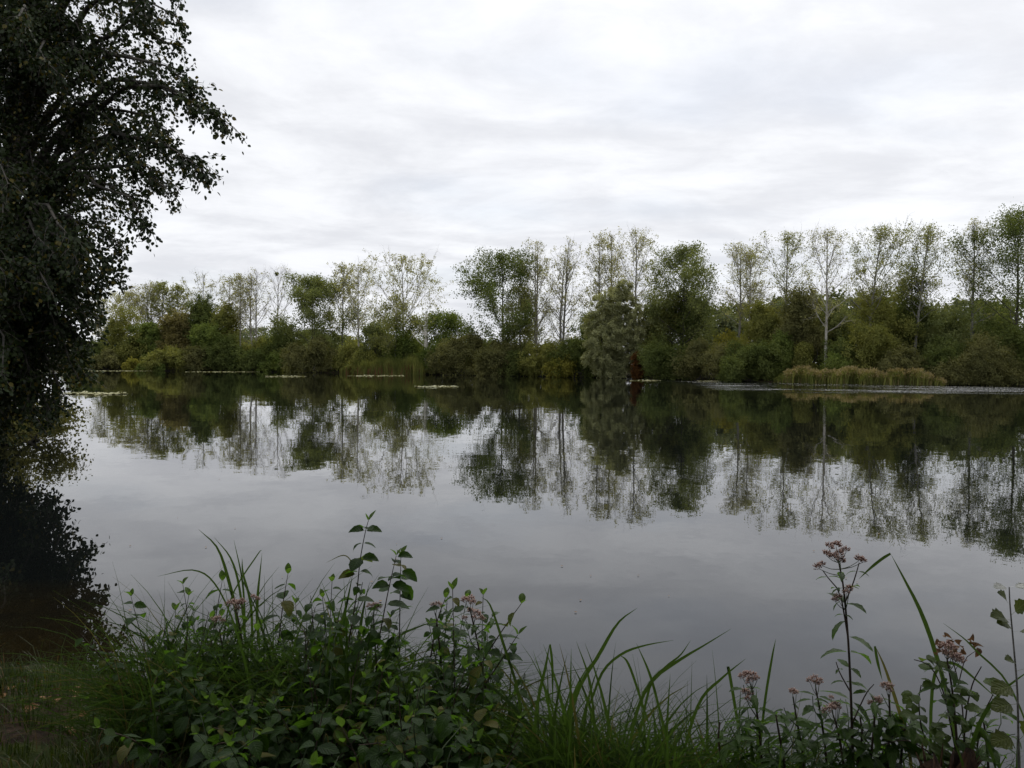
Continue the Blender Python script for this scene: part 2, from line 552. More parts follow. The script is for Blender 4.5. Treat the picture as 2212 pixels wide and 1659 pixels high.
def build_water():
    m, nt, out = new_mat('lake_water')
    ge = N(nt, 'ShaderNodeNewGeometry')
    pos = ge.outputs['Position']
    sp = N(nt, 'ShaderNodeSeparateXYZ')
    nt.links.new(pos, sp.inputs[0])
    # slopes of the small ripples
    c1 = vmath(nt, 'SUBTRACT', noise(nt, vmath(nt, 'MULTIPLY', pos, (0.8, 1.25, 1)), 0.9, 3, 0.55, out=1), (0.5, 0.5, 0.5))
    c2 = vmath(nt, 'SUBTRACT', noise(nt, vmath(nt, 'ADD', pos, (31, 7, 0)), 5.5, 3, 0.6, out=1), (0.5, 0.5, 0.5))
    patch = smooth(nt, noise(nt, vmath(nt, 'MULTIPLY', pos, (0.5, 1.0, 1)), 0.09, 3, 0.5), 0.38, 0.66)
    s = vmath(nt, 'ADD', vmath(nt, 'SCALE', c1, scale=0.012), vmath(nt, 'SCALE', c2, scale=math_n(nt, 'ADD', math_n(nt, 'MULTIPLY', patch, 0.018), 0.005)))
    # breeze ruffling the surface in front of the right-hand reeds
    nb = noise(nt, vmath(nt, 'MULTIPLY', pos, (0.055, 0.20, 1)), 1.0, 4, 0.65)
    by = math_n(nt, 'MULTIPLY', smooth(nt, sp.outputs[1], 56.0, 66.0), smooth(nt, sp.outputs[0], 14.0, 24.0))
    br = math_n(nt, 'MULTIPLY', by, smooth(nt, nb, 0.42, 0.56))
    c3 = vmath(nt, 'SUBTRACT', noise(nt, vmath(nt, 'MULTIPLY', pos, (0.5, 1, 1)), 11.0, 2, 0.5, out=1), (0.5, 0.5, 0.5))
    s = vmath(nt, 'ADD', s, vmath(nt, 'SCALE', c3, scale=math_n(nt, 'MULTIPLY', br, 3.2)))
    s = vmath(nt, 'ADD', s, vmath(nt, 'SCALE', (0.0, -1.0, 0.0), scale=math_n(nt, 'MULTIPLY', br, 0.2)))
    s = vmath(nt, 'MULTIPLY', s, (1, 1, 0))
    nrm = vmath(nt, 'NORMALIZE', vmath(nt, 'ADD', s, (0, 0, 1)))
    # shallows near the left bank show the brown bed
    dist = vmath(nt, 'DISTANCE', vmath(nt, 'MULTIPLY', pos, (1, 1, 0)), (-3.6, 4.2, 0))
    sh = math_n(nt, 'ADD', dist, math_n(nt, 'MULTIPLY', noise(nt, pos, 1.1, 4), 2.4))
    shallow = smooth(nt, sh, 4.6, 2.2)
    bed = mixc(nt, noise(nt, pos, 7.0, 4), (0.007, 0.0055, 0.0028), (0.016, 0.012, 0.005))
    col = mixc(nt, shallow, (0.0045, 0.0055, 0.0055), bed)
    p = N(nt, 'ShaderNodeBsdfPrincipled')
    p.inputs['Roughness'].default_value = 0.0
    p.inputs['IOR'].default_value = 1.40
    nt.links.new(col, p.inputs['Base Color'])
    p.inputs['Specular Tint'].default_value = (0.84, 0.89, 1.0, 1)
    nt.links.new(nrm, p.inputs['Normal'])
    nt.links.new(p.outputs[0], out.inputs[0])
    a = np.linspace(0, 2 * math.pi, 64, endpoint=False)
    V = np.stack([420 * np.sin(a), 420 * np.cos(a), np.zeros(64)], -1)
    tag(mesh_obj('water', V, [np.arange(64)[None, ::-1]], m), 'still grey lake water mirroring trees and sky', kind='structure')


build_ground()
build_water()


# ------------------------------------------------------------------ trees of the far bank
def walk(p, d, length, nseg, curve, jit, rng, pull=(0, 0, 1)):
    pts = [p]
    d = d / np.linalg.norm(d)
    st = length / nseg
    pull = np.asarray(pull, dtype=float)
    for _ in range(nseg):
        d = d + pull * curve + rng.normal(size=3) * jit
        d = d / np.linalg.norm(d)
        p = p + d * st
        pts.append(p)
    return np.array(pts)


def tree_geo(base, H, W, clear, n1, n2, rng, r0, elev=(35, 62), lean=(0, 0), sweep=0.0, up=0.10, full=0.0, twigs=3, forks=1):
    """trunk(s), ascending limbs, branches and twigs. Returns tubes and leaf anchor points."""
    tb = Tubes()
    anchors = []
    base = np.asarray(base, dtype=float)
    stems = []
    for s in range(forks):
        off = np.array([0, 0, 0.0]) if s == 0 else np.array([rng.uniform(-.06, .06) * H, rng.uniform(-.05, .05) * H, 0])
        hh = H if s == 0 else H * rng.uniform(0.86, 0.97)
        n = 12
        t = np.linspace(0, 1, n)
        tp = base + np.stack([lean[0] * t ** 1.4 + off[0] * np.minimum(t * 2.5, 1), lean[1] * t + off[1] * np.minimum(t * 2.5, 1), t * hh], -1)
        tp[1:-1, :2] += np.cumsum(rng.normal(size=(n - 2, 2)) * 0.012 * W * 0.5, axis=0)
        rr = r0 * (1 - t) ** 0.8 + 0.018
        rr[0] *= 1.35
        tb.add(tp, rr, 7)
        stems.append((tp, rr, hh))
    for k in range(n1 * forks):
        tp, rr, hh = stems[k % forks]
        t = clear + (0.97 - clear) * ((k + rng.uniform(0.1, 0.9)) / (n1 * forks))
        c = (t - clear) / (1 - clear)
        ft = t * (len(tp) - 1)
        i = min(int(ft), len(tp) - 2)
        p = tp[i] * (1 - (ft - i)) + tp[i + 1] * (ft - i)
        rad = rr[i] * 0.42
        az = k * 2.399 + rng.uniform(-0.5, 0.5)
        el = math.radians(elev[0] + (elev[1] - elev[0]) * c + rng.uniform(-9, 9))
        d = np.array([math.cos(az) * math.cos(el), math.sin(az) * math.cos(el), math.sin(el)])
        prof = (0.62 + 0.5 * math.sin(math.pi * min(1, c * 0.85 + 0.2))) * (1 - c ** 2.6) + full * (1 - c)
        L = W * 0.60 * prof * rng.uniform(0.75, 1.2) / max(0.42, math.cos(el))
        L = min(L, (hh * 1.0 - t * hh) / max(0.3, math.sin(el)) * 0.92 + 0.35)
        lp = walk(p, d, L, 6, up, 0.09, rng, (sweep, 0, 1))
        tb.add(lp, np.linspace(max(rad, 0.03), 0.012, 7), 5)
        anchors.append(lp[-1:])
        for q in range(max(2, int(round(n2 * 1.7 * L / W)))):
            s = rng.uniform(0.18, 0.97)
            fi = s * 6
            i = min(int(fi), 5)
            bp = lp[i] * (1 - (fi - i)) + lp[i + 1] * (fi - i)
            bd = unit(lp[i + 1] - lp[i]) + rng.normal(size=3) * 0.62
            bl = L * (0.46 - 0.26 * s) * rng.uniform(0.7, 1.3) + 0.4
            b = walk(bp, bd, bl, 4, up * 0.9, 0.13, rng, (sweep, 0, 1))
            tb.add(b, np.linspace(0.017, 0.006, 5), 3)
            anchors.append(b[1:])
            for _ in range(twigs):
                i2 = rng.integers(1, 5)
                tw = walk(b[i2], unit(b[i2] - b[i2 - 1]) + rng.normal(size=3) * 0.7, rng.uniform(0.35, 0.9), 2, up, 0.15, rng, (sweep, 0, 1))
                tb.add(tw, [0.007, 0.005, 0.003], 3)
                anchors.append(tw[1:])
    return tb, np.concatenate(anchors)


def add_crown(name, anchors, n, size, spread, mat, parent, rng, hang=0.0, bias=None):
    sub = rng.integers(0, len(anchors), max(30, n // 9))
    idx = np.where(rng.uniform(size=n) < 0.72, sub[rng.integers(0, len(sub), n)], rng.integers(0, len(anchors), n))
    P = anchors[idx] + rng.normal(size=(n, 3)) * spread
    V, F = leaf_quads(P, size, rng, bias=bias, hang=hang)
    return mesh_obj(name, V, [F], mat, parent)


def far_tree(name, px, ytop, wpx, Y, nleaf, leaf, mat, bark, label, cat='tree', group=None, clear=0.32, n1=24, n2=8, seed=1, lean=0.0, sweep=0.0, forks=1, spread=0.2, elev=(36, 70), up=0.06, full=0.0, r0=None, hang=0.0, twigs=3):
    rng = np.random.default_rng(seed * 77 + int(px))
    top = at(px, ytop, Y)
    x = top.x
    bz = gz(x, Y) - 0.1
    H = top.z - bz
    W = wpx * 1.08 / FPX * Y
    tb, an = tree_geo((x - lean, Y, bz), H, W, clear, n1, n2, rng, r0 or H * 0.0105, elev=elev, lean=(lean, 0), sweep=sweep, forks=forks, up=up, full=full, twigs=twigs)
    root = empty(name, (x - lean, Y, bz))
    tb.obj('trunk', M[bark], root)
    an = an[an[:, 2] < top.z + 0.4]
    add_crown('crown', an, nleaf, leaf, spread, M[mat], root, rng, hang)
    tag(root, label, cat, group)
    return root


G_POP = 'tall thin-leaved poplars on the far bank'
S, D_ = 'f_sparse', 'f_sparse_green'
poplars = [
    # px, ytop, wpx, back, nleaf, mat, bark, kwargs, label
    (226, 650, 44, 22, 1300, S, 'bark_grey', {}, 'small pale poplar half hidden behind the hanging branches of the overhanging tree'),
    (281, 634, 56, 20, 2700, S, 'bark_grey', {}, 'pale olive leafy poplar, second tree past the overhanging tree'),
    (318, 618, 60, 18, 1900, S, 'bark_grey', {'forks': 2}, 'light see-through poplar just before the pair of fuller olive poplars'),
    (352, 613, 46, 18, 2600, D_, 'bark_grey', {}, 'fuller olive poplar above the ochre drooping tree, first of the pair'),
    (384, 620, 50, 19, 2500, D_, 'bark_grey', {}, 'fuller olive poplar above the ochre drooping tree, second of the pair'),
    (440, 596, 66, 18, 650, S, 'bark_grey', {'n2': 6}, 'nearly bare poplar rising behind the round dark-topped tree'),
    (496, 599, 46, 16, 900, S, 'bark_pale', {}, 'thin poplar with few leaves beside the slim white-trunked one'),
    (520, 597, 46, 8, 1500, S, 'bark_pale', {'clear': 0.42}, 'slim poplar with long whitish trunk and tan-green top'),
    (554, 584, 58, 9, 620, S, 'bark_pale', {'clear': 0.3, 'forks': 2}, 'nearly leafless pale-trunked poplar left of the bare tree with a dark ball in its top'),
    (600, 581, 62, 8, 130, S, 'bark_pale', {'clear': 0.26, 'n2': 9}, 'bare grey poplar with a small dark ball in its top'),
    (740, 573, 62, 12, 2000, S, 'bark_grey', {'clear': 0.28}, 'misty pale poplar touching the grey-green leafy tree'),
    (776, 575, 74, 8, 1300, S, 'bark_pale', {'clear': 0.22}, 'pale poplar with wide low forking limbs left of the broad one'),
    (872, 557, 122, 5, 2900, S, 'bark_pale', {'clear': 0.2, 'n1': 26, 'full': 0.25}, 'broadest pale poplar, spreading above the green reed bed'),
    (1162, 521, 66, 7, 1900, S, 'bark_pale', {'clear': 0.14, 'forks': 2}, 'twin-stemmed pale poplar directly beside the dense dark tree'),
    (1232, 514, 72, 8, 1900, S, 'bark_grey', {'clear': 0.12, 'forks': 2, 'lean': 1.0}, 'pale poplar with dark forked trunk in the open gap of sky'),
    (1296, 503, 62, 9, 1900, S, 'bark_grey', {'clear': 0.25}, 'tall pale poplar behind the silver willow, left one'),
    (1322, 505, 56, 12, 1700, S, 'bark_grey', {'clear': 0.3}, 'tall pale poplar behind the silver willow, middle one'),
    (1374, 503, 88, 8, 1900, S, 'bark_grey', {'clear': 0.3, 'sweep': 0.15}, 'tall spreading pale poplar behind the silver willow, right one'),
    (1600, 528, 62, 12, 1500, S, 'bark_grey', {'clear': 0.34}, 'slim airy poplar, left of two standing after the open sky gap'),
    (1622, 535, 60, 10, 1500, S, 'bark_pale', {'clear': 0.36}, 'slim airy poplar, right of two standing after the open sky gap'),
    (1700, 509, 86, 9, 2300, D_, 'bark_grey', {'clear': 0.34, 'sweep': 0.55}, 'windswept poplar with its leaves blown sideways, before the white-trunked one'),
    (1788, 504, 88, 4, 1350, S, 'bark_pale', {'clear': 0.30, 'sweep': 0.4}, 'thin poplar with long pale trunk standing behind the tan reeds'),
    (1902, 498, 104, 8, 3800, D_, 'bark_grey', {'clear': 0.36, 'sweep': 0.55, 'lean': 1.4}, 'fullest windswept poplar above the yellow-green bushes'),
    (2006, 493, 80, 7, 3300, D_, 'bark_grey', {'clear': 0.36, 'sweep': 0.5, 'lean': 1.5}, 'leafy windswept poplar beside the narrow dark ivy-clad top'),
    (2104, 480, 82, 8, 1500, S, 'bark_grey', {'clear': 0.34, 'sweep': 0.4}, 'airy thin poplar standing just before the big dark tree at the edge'),
]
for i, (px, yt, wp, back, nl, mt, bk, kw, lab) in enumerate(poplars):
    Y = shore_y(px) + back
    far_tree('poplar_tree', px, yt, wp, Y, int(nl * (1.6 if px < 640 else 2.0)), 0.0018 * Y, mt, bk, lab, 'tree', G_POP, seed=i + 3, **kw)

dense = [
    (676, 604, 104, 6, 7500, 'f_greygreen', 'bark_dark', dict(clear=0.12, n1=22, full=0.3, elev=(25, 62)), 'dense grey-green leafy tree between the bare tree and misty poplar'),
    (1088, 554, 122, 6, 8500, 'f_poplar', 'bark_dark', dict(clear=0.08, n1=24, full=0.35, elev=(18, 65)), 'dense dark broad tree where the open sky ends, above brown bushes'),
    (1478, 540, 112, 7, 8200, 'f_greygreen', 'bark_dark', dict(clear=0.16, n1=24, full=0.3, elev=(20, 62)), 'dense round-headed green tree right of the silver willow'),
    (2204, 466, 140, 5, 9500, 'f_poplar', 'bark_dark', dict(clear=0.2, n1=26, full=0.3, elev=(20, 62)), 'big dark dense tree cut by the right edge of the picture'),
    (1972, 565, 40, 9, 3000, 'f_dark', 'bark_dark', dict(clear=0.3, n1=18, elev=(10, 50)), 'narrow dark ivy-clad top between two windswept poplars'),
    (946, 684, 46, 6, 1900, 'f_green', 'bark_grey', dict(clear=0.2, n1=14, up=0.0), 'small light tree with loose twigs beside the broken white trunk'),
    (975, 684, 44, 6, 2600, 'f_green', 'bark_dark', dict(clear=0.1, n1=14, up=-0.05), 'small drooping dark tree between broken trunk and dense broad tree'),
    (1124, 610, 34, 4, 2600, 'f_sparse_green', 'bark_grey', dict(clear=0.1, n1=16, up=-0.16, hang=1.5), 'slim lime-olive drooping birch against the dense dark tree'),
    (855, 640, 54, 4, 3000, 'f_sparse_green', 'bark_grey', dict(clear=0.15, n1=16, up=-0.18, hang=2.0), 'olive weeping tree inside the broadest pale poplar'),
]
for i, (px, yt, wp, back, nl, mt, bk, kw, lab) in enumerate(dense):
    Y = shore_y(px) + back
    far_tree('leafy_tree', px, yt, wp, Y, int(nl * 2.9), 0.0021 * Y, mt, bk, lab, 'tree', 'dense leafy trees on the far bank', seed=i + 51, spread=0.42, n2=9, **kw)


def dead_snag():
    Y = shore_y(920) + 4
    rng = np.random.default_rng(5)
    b = at(922, 765, Y)
    root = empty('dead_tree', (b.x, Y, gz(b.x, Y)))
    pts = [at(922, 800, Y), at(921, 762, Y), at(920, 735, Y), at(920.5, 705, Y), at(921, 681, Y)]
    tb = Tubes()
    tb.add([tuple(p) for p in pts], [0.42, 0.38, 0.33, 0.30, 0.26], 8, cap=True)
    tb.add([tuple(at(922, 681, Y)), tuple(at(922, 678, Y)), tuple(at(921.5, 674, Y))], [0.12, 0.07, 0.02], 5)
    tb.obj('trunk', M['dead_wood'], root)
    for path in ([(921, 752), (905, 738), (896, 726), (890, 712)], [(922, 758), (935, 744), (944, 730), (952, 717)], [(920, 728), (912, 716), (906, 703)]):
        t2 = Tubes()
        t2.add([tuple(at(a, c, Y - 0.1)) for a, c in path], np.linspace(0.11, 0.03, len(path)), 5)
        t2.obj('limb', M['dead_wood'], root)
    tag(root, 'broken white dead trunk with bare side limbs', 'tree')


dead_snag()

# mistletoe-like ball in the bare poplar
_Yb = shore_y(600) + 8
_rb = np.random.default_rng(9)
_cb = np.array(at(598, 592, _Yb))
_V, _F = leaf_quads(_cb + unit(_rb.normal(size=(260, 3))) * _rb.uniform(0.1, 0.42, (260, 1)), 0.2, _rb)
tag(mesh_obj('mistletoe_ball', _V, [_F], M['f_dark']), 'small dark mistletoe ball in the top of the bare poplar', 'mistletoe')


# ------------------------------------------------------------------ shrubs of the far bank
def shrub(name, px0, px1, ytop, Y, mat, label, cat='bush', group='bushes on the far bank', seed=1, leaf=None, dens=1.0, depth=None, zbase=None, lobe=0.27, profile=0.75, droop=0.0, bark='bark_dark', ragged=0.25, parts=None):
    rng = np.random.default_rng(seed * 131 + int(px0))
    pxc = (px0 + px1) / 2
    c = at(pxc, ytop, Y)
    z0 = gz(c.x, Y) - 0.1 if zbase is None else zbase
    w = (px1 - px0) / FPX * Y
    h = c.z - z0
    d = depth or min(w * 0.8, 7)
    leaf = leaf or 0.0020 * Y
    px_pad = 0.10 * (px1 - px0)
    w = (px1 - px0 + 2 * px_pad) / FPX * Y
    nl = int(max(7, 1.3 * w * h / (lobe * min(w, h) * 2.2) ** 2 * 2.2))
    nl = min(int(nl * 1.25), 60)
    pts, bias = [], []
    lob = []
    for k in range(nl):
        fx = rng.uniform(-0.86, 0.86)
        fd = rng.uniform(-0.8, 0.8)
        lim = max(0.3, 1 - profile * (abs(fx) ** 2.6)) * (1 - 0.22 * max(0, -fd) - 0.05 * max(0, fd)) * rng.uniform(0.86, 1.06)
        r = lobe * min(w, h) * rng.uniform(0.65, 1.25)
        zt = h * lim
        if k % 3 == 0:
            zc = zt - r * 0.8
        else:
            zc = rng.uniform(r * 0.4, max(r * 0.5, zt - r * 0.8))
        lob.append((np.array([c.x + fx * (w / 2 - r * 0.4), Y + fd * d / 2, z0 + max(zc, r * 0.35)]), r * (1 + ragged * rng.normal())))
    for ctr, r in lob:
        r = max(0.3, r)
        nc = int(14 + 16 * r)
        cd = unit(rng.normal(size=(nc, 3)) + np.array([0, -0.25, 0.3]))
        cc = ctr + cd * r * rng.uniform(0.5, 1.22, (nc, 1)) * np.array([1.1, 0.9, 1.1])
        cs = rng.uniform(0.14, 0.3, nc) * (0.5 + r * 0.5)
        per = int(27 * dens * (0.35 / leaf) ** 1.4 * (0.6 + 0.4 * r))
        for q in range(nc):
            m = max(6, int(per * rng.uniform(0.5, 1.4)))
            g = rng.normal(size=(m, 3)) * cs[q]
            if droop:
                g[:, 2] = -np.abs(g[:, 2]) * (1 + droop)
            pts.append(cc[q] + g)
            bias.append(np.repeat((cd[q] * 0.9 + np.array([0, 0, 0.35]))[None], m, 0))
        for q in range(5):
            sd_ = unit(rng.normal(size=3) * 0.8 + np.array([0, -0.2, 0.9]))
            ln = r * rng.uniform(0.35, 0.85)
            m = int(22 * dens)
            t = rng.uniform(0, 1, (m, 1))
            pts.append(ctr + sd_ * (r * 0.9 + t * ln) + rng.normal(size=(m, 3)) * (0.16 * (1.15 - t)))
            bias.append(np.repeat((sd_ * 0.3 + np.array([0, 0, 0.3]))[None], m, 0))
    P = np.concatenate(pts)
    B = np.concatenate(bias)
    keep = P[:, 2] > 0.03
    P, B = P[keep], B[keep]
    V, F = leaf_quads(P, leaf, rng, bias=B, hang=droop)
    root = empty(name, (c.x, Y, z0))
    mesh_obj('crown', V, [F], M[mat], root)
    tb = Tubes()
    for k in range(min(7, nl)):
        ctr, r = lob[k]
        b = np.array([c.x + rng.uniform(-0.2, 0.2) * w, Y + rng.uniform(-0.2, 0.2) * d, z0 - 0.1])
        mid = (b + ctr) / 2 + rng.normal(size=3) * 0.1 * h
        tb.add([b, mid, ctr], [0.045 + 0.006 * h, 0.04, 0.015], 5)
    tb.obj('trunk', M[bark], root)
    tag(root, label, cat, group)
    return len(P)


NS = 0
shrubs = [
    # px0, px1, ytop, back, mat, label, kwargs  (left to right)
    (150, 232, 742, 5, 'f_dark', 'dark low bush at the waterline behind the hanging twigs of the overhanging tree', {}),
    (205, 255, 764, 2, 'f_brown', 'brownish waterside bush, first one past the hanging twigs', {}),
    (222, 300, 682, 8, 'f_olive', 'tall olive-yellow bushy tree, first full one past the hanging twigs', {'cat': 'tree'}),
    (300, 350, 690, 8, 'f_green', 'fresh green bushy tree between the olive tree and ochre tree', {'cat': 'tree'}),
    (352, 412, 664, 7, 'f_ochre', 'ochre drooping bushy tree below the pair of fuller poplars', {'cat': 'tree', 'droop': 0.8}),
    (408, 472, 651, 9, 'f_dark', 'round dark-topped tree below the nearly bare poplar', {'cat': 'tree'}),
    (420, 470, 690, 5, 'f_green', 'green bush in front of the round dark-topped tree', {}),
    (470, 530, 656, 8, 'f_olive', 'olive bushy tree round the slim white trunk', {'cat': 'tree'}),
    (268, 306, 777, 1, 'f_yellow', 'small yellow waterside shrub left of the light olive dome', {}),
    (322, 400, 757, 0.5, 'f_olive', 'light olive dome-shaped bush overhanging the water', {'lobe': 0.3}),
    (308, 360, 786, -0.6, 'f_green', 'low bright green growth at the foot of the light olive dome', {'lobe': 0.4}),
    (396, 470, 748, 2.5, 'f_brown', 'brown shaded thicket right of the light olive dome', {}),
    (455, 530, 742, 2.5, 'f_dark', 'dark thicket at the foot of the slim white trunk', {}),
    (520, 574, 758, 1.2, 'f_dark', 'dark rounded bush at the waterline below the nearly leafless poplar', {}),
    (530, 605, 735, 9, 'f_olive', 'olive scrub behind the dark rounded bush', {}),
    (568, 622, 774, 0.8, 'f_green', 'low mixed green bush at the waterline under the bare poplar', {'lobe': 0.35}),
    (583, 640, 706, 6, 'f_dark', 'very dark upright bush at the foot of the bare poplar', {}),
    (616, 646, 792, -0.3, 'f_yellow', 'tiny yellow waterside clump between two dark bushes', {'lobe': 0.4}),
    (628, 738, 732, 1.5, 'f_brown', 'big brown-green rounded bush left of the green reed bed', {}),
    (735, 800, 745, 5, 'f_olive', 'olive bush behind the left end of the green reed bed', {}),
    (780, 850, 692, 7, 'f_greygreen', 'rounded grey-green tree behind the green reed bed', {'cat': 'tree'}),
    (765, 815, 760, 3, 'f_olive', 'yellowish bush just above the green reed bed', {}),
    (845, 925, 722, 6, 'f_green', 'mid green bush behind the pale trunk above the reed bed', {}),
    (905, 985, 745, 3, 'f_green', 'green bush in front of the broken white trunk', {}),
    (945, 1060, 728, 1.5, 'f_brown', 'broad brown-green bush at the waterline, first right of the broken trunk', {}),
    (1040, 1150, 738, 1.0, 'f_brown', 'broad brown-green bush at the waterline under the dense dark tree', {}),
    (1092, 1140, 752, 0.6, 'f_dark', 'small dark bush at the waterline between two broad brown ones', {'lobe': 0.35}),
    (1130, 1215, 736, 1.5, 'f_olive', 'olive bush at the waterline under the twin-stemmed poplar', {}),
    (1180, 1235, 776, 0.0, 'f_yellow', 'low yellow-green bush at the waterline left of the willow', {'lobe': 0.32}),
    (1205, 1300, 728, 2.0, 'f_dark', 'dark bush at the waterline touching the silver willow', {}),
    (1228, 1310, 680, 8, 'f_green', 'round dark green bush behind the silver willow', {}),
    (1392, 1470, 640, 8, 'f_olive', 'olive-brown tall bush right behind the silver willow', {'cat': 'tree'}),
    (1440, 1530, 622, 9, 'f_dark', 'tall dark bushy tree below the round-headed green tree', {'cat': 'tree'}),
    (1388, 1490, 735, 1.5, 'f_dark', 'dark bush at the waterline right of the silver willow', {}),
    (1370, 1383, 768, 0.9, 'f_red', 'small rust-brown shrub at the foot of the silver willow', {'lobe': 0.4}),
    (1475, 1580, 728, 1.5, 'f_brown', 'wide dark brown-green bush between willow and tan reeds', {}),
    (1560, 1690, 745, 1.5, 'f_dark', 'wide dark bush at the left end of the tan reeds', {}),
    (1548, 1612, 728, 8, 'f_yellow', 'yellowish feathery scrub behind the wide dark bush', {}),
    (1625, 1690, 660, 7, 'f_olive', 'olive bushy tree under the first windswept poplar', {'cat': 'tree'}),
    (1664, 1708, 728, 4, 'f_green', 'bright green bush above the left end of the tan reeds', {}),
    (1700, 1768, 624, 7, 'f_brown', 'tall dark olive-brown bushy tree left of the long pale trunk', {'cat': 'tree', 'lobe': 0.3}),
    (1722, 1752, 738, 4, 'f_olive', 'small olive bush just left of the long pale trunk', {}),
    (1752, 1830, 640, 11, 'f_greygreen', 'grey-green tree behind the long pale trunk', {'cat': 'tree'}),
    (1790, 1850, 735, 4.5, 'f_dark', 'dark round bush just right of the long pale trunk', {}),
    (1780, 1835, 772, 2.5, 'f_green', 'low fresh green growth at the foot of the long pale trunk', {'lobe': 0.35}),
    (1830, 1925, 708, 5, 'f_olive', 'yellow-olive bush below the fullest windswept poplar', {}),
    (1850, 1960, 632, 10, 'f_olive', 'olive tree crown below the fullest windswept poplar', {'cat': 'tree'}),
    (1930, 2010, 655, 9, 'f_dark', 'dark green tree crown below the narrow ivy-clad top', {'cat': 'tree'}),
    (1920, 2010, 752, 3, 'f_brown', 'brownish bush behind the middle of the tan reeds', {}),
    (1995, 2090, 680, 7, 'f_greygreen', 'grey-green bush with pale silvery top left of the very dark bush', {}),
    (1990, 2090, 742, 3, 'f_dark', 'dark bush behind the right end of the tan reeds', {}),
    (2080, 2175, 666, 6, 'f_dark', 'very dark round bushy tree under the big dark edge tree', {'cat': 'tree'}),
    (2020, 2110, 775, 1.2, 'f_brown', 'low brown bush at the waterline right of the tan reeds', {}),
    (2085, 2190, 738, 1.5, 'f_brown', 'wide bush at the waterline in front of the very dark tree', {}),
    (2160, 2300, 690, 3.5, 'f_dark', 'dark bush filling the right edge of the far bank', {}),
]
for i, (a, b, yt, back, mt, lab, kw) in enumerate(shrubs):
    kw = dict(kw)
    NS += shrub('leafy_bush' if kw.get('cat') != 'tree' else 'bushy_tree', a, b, yt, shore_y((a + b) / 2) + back, mt, lab, seed=i + 1, zbase=None if back > 2.4 else 0.05, **kw)


def silver_willow():
    """broad silvery willow hanging to the water: three lobed masses on one trunk"""
    Y = shore_y(1330) + 1.5
    rng = np.random.default_rng(88)
    root = empty('silver_willow', (at(1330, 800, Y).x, Y, 0.3))
    lobes = [(1334, 640, 22), (1352, 660, 30), (1310, 665, 34), (1288, 700, 30), (1345, 700, 40), (1380, 690, 32), (1298, 735, 34), (1335, 745, 36), (1374, 735, 32),
             (1284, 772, 22), (1310, 780, 26), (1345, 775, 26), (1378, 760, 24), (1318, 800, 22), (1334, 804, 18), (1304, 700, 36), (1330, 690, 40), (1395, 720, 22), (1322, 655, 24), (1348, 622, 16), (1277, 752, 18), (1360, 790, 22), (1352, 740, 30), (1322, 722, 34), (1366, 712, 32), (1338, 786, 24), (1294, 792, 16)]
    pts, bias = [], []
    for (px, py, r) in lobes:
        yy = Y + rng.uniform(-1.6, 1.2)
        c = np.array(at(px, py, yy))
        R = r / FPX * Y
        nc = int(26 * R)
        cd = unit(rng.normal(size=(nc, 3)) + np.array([0, -0.35, 0.25]))
        cc = c + cd * R * rng.uniform(0.5, 1.05, (nc, 1))
        for q in range(nc):
            m = 85
            t = rng.uniform(0, 1, (m, 1))
            g = rng.normal(size=(m, 3)) * 0.16 + cd[q] * t * 0.35 - np.array([0, 0, 1]) * t * t * 0.35
            pts.append(cc[q] + g)
            bias.append(np.repeat((cd[q] * 0.8 + np.array([0, 0, 0.3]))[None], m, 0))
    P = np.concatenate(pts)
    B = np.concatenate(bias)
    k = P[:, 2] > 0.02
    V, F = leaf_quads(P[k], 0.24, rng, bias=B[k], aspect=0.45, hang=0.3)
    mesh_obj('crown', V, [F], M['f_willow'], root)
    tb = Tubes()
    b = np.array([at(1335, 800, Y + 0.6).x, Y + 0.6, 0.1])
    for (px, py, r) in lobes[:9]:
        e = np.array(at(px, py, Y))
        tb.add([b, b * 0.55 + e * 0.45 + np.array([0, 0.2, -0.6]), e], [0.3, 0.16, 0.04], 6)
    tb.obj('trunk', M['bark_dark'], root)
    tag(root, 'large silvery grey-green willow hanging down to the water', 'tree')


silver_willow()


# background wood: rounded trees in a second row, right of the round-headed tree
bgw = [(1540, 656, 90), (1585, 668, 70), (1640, 648, 90), (1690, 632, 80), (1752, 640, 80), (1812, 628, 85), (1868, 640, 90), (1935, 634, 90), (1990, 652, 80), (2052, 640, 90), (2110, 645, 80), (2165, 655, 90), (2240, 640, 100)]
bgw_labels = ['far wood tree just right of the round-headed green tree', 'low far wood tree in the open sky gap', 'far wood tree behind the two slim airy poplars', 'far wood tree behind the first windswept poplar',
              'far wood tree behind the tall olive-brown bushy tree', 'highest far wood tree right of the long pale trunk', 'far wood tree left of the fullest windswept poplar', 'far wood tree right of the fullest windswept poplar',
              'far wood tree behind the narrow ivy-clad top', 'far wood tree between the leafy windswept poplar and the airy one', 'far wood tree behind the airy thin poplar', 'far wood tree left of the big dark edge tree', 'far wood tree behind the big dark edge tree']
for i, (px, yt, w) in enumerate(bgw):
    shrub('woodland_tree', px - w / 2, px + w / 2, yt, shore_y(px) + 34 + 5 * (i % 3), 'f_far' if i % 3 == 0 else ('f_greygreen' if i % 3 == 1 else 'f_dark'),
          bgw_labels[i], 'tree', 'wood behind the windswept poplars', seed=200 + i, dens=0.55, leaf=0.55, depth=7, lobe=0.24)
bgl = [(250, 712, 60), (330, 706, 70), (400, 716, 70), (470, 708, 70), (700, 728, 60), (760, 736, 60), (830, 728, 60), (900, 738, 60), (1000, 742, 70), (1060, 738, 60), (1180, 744, 70), (1250, 738, 60)]
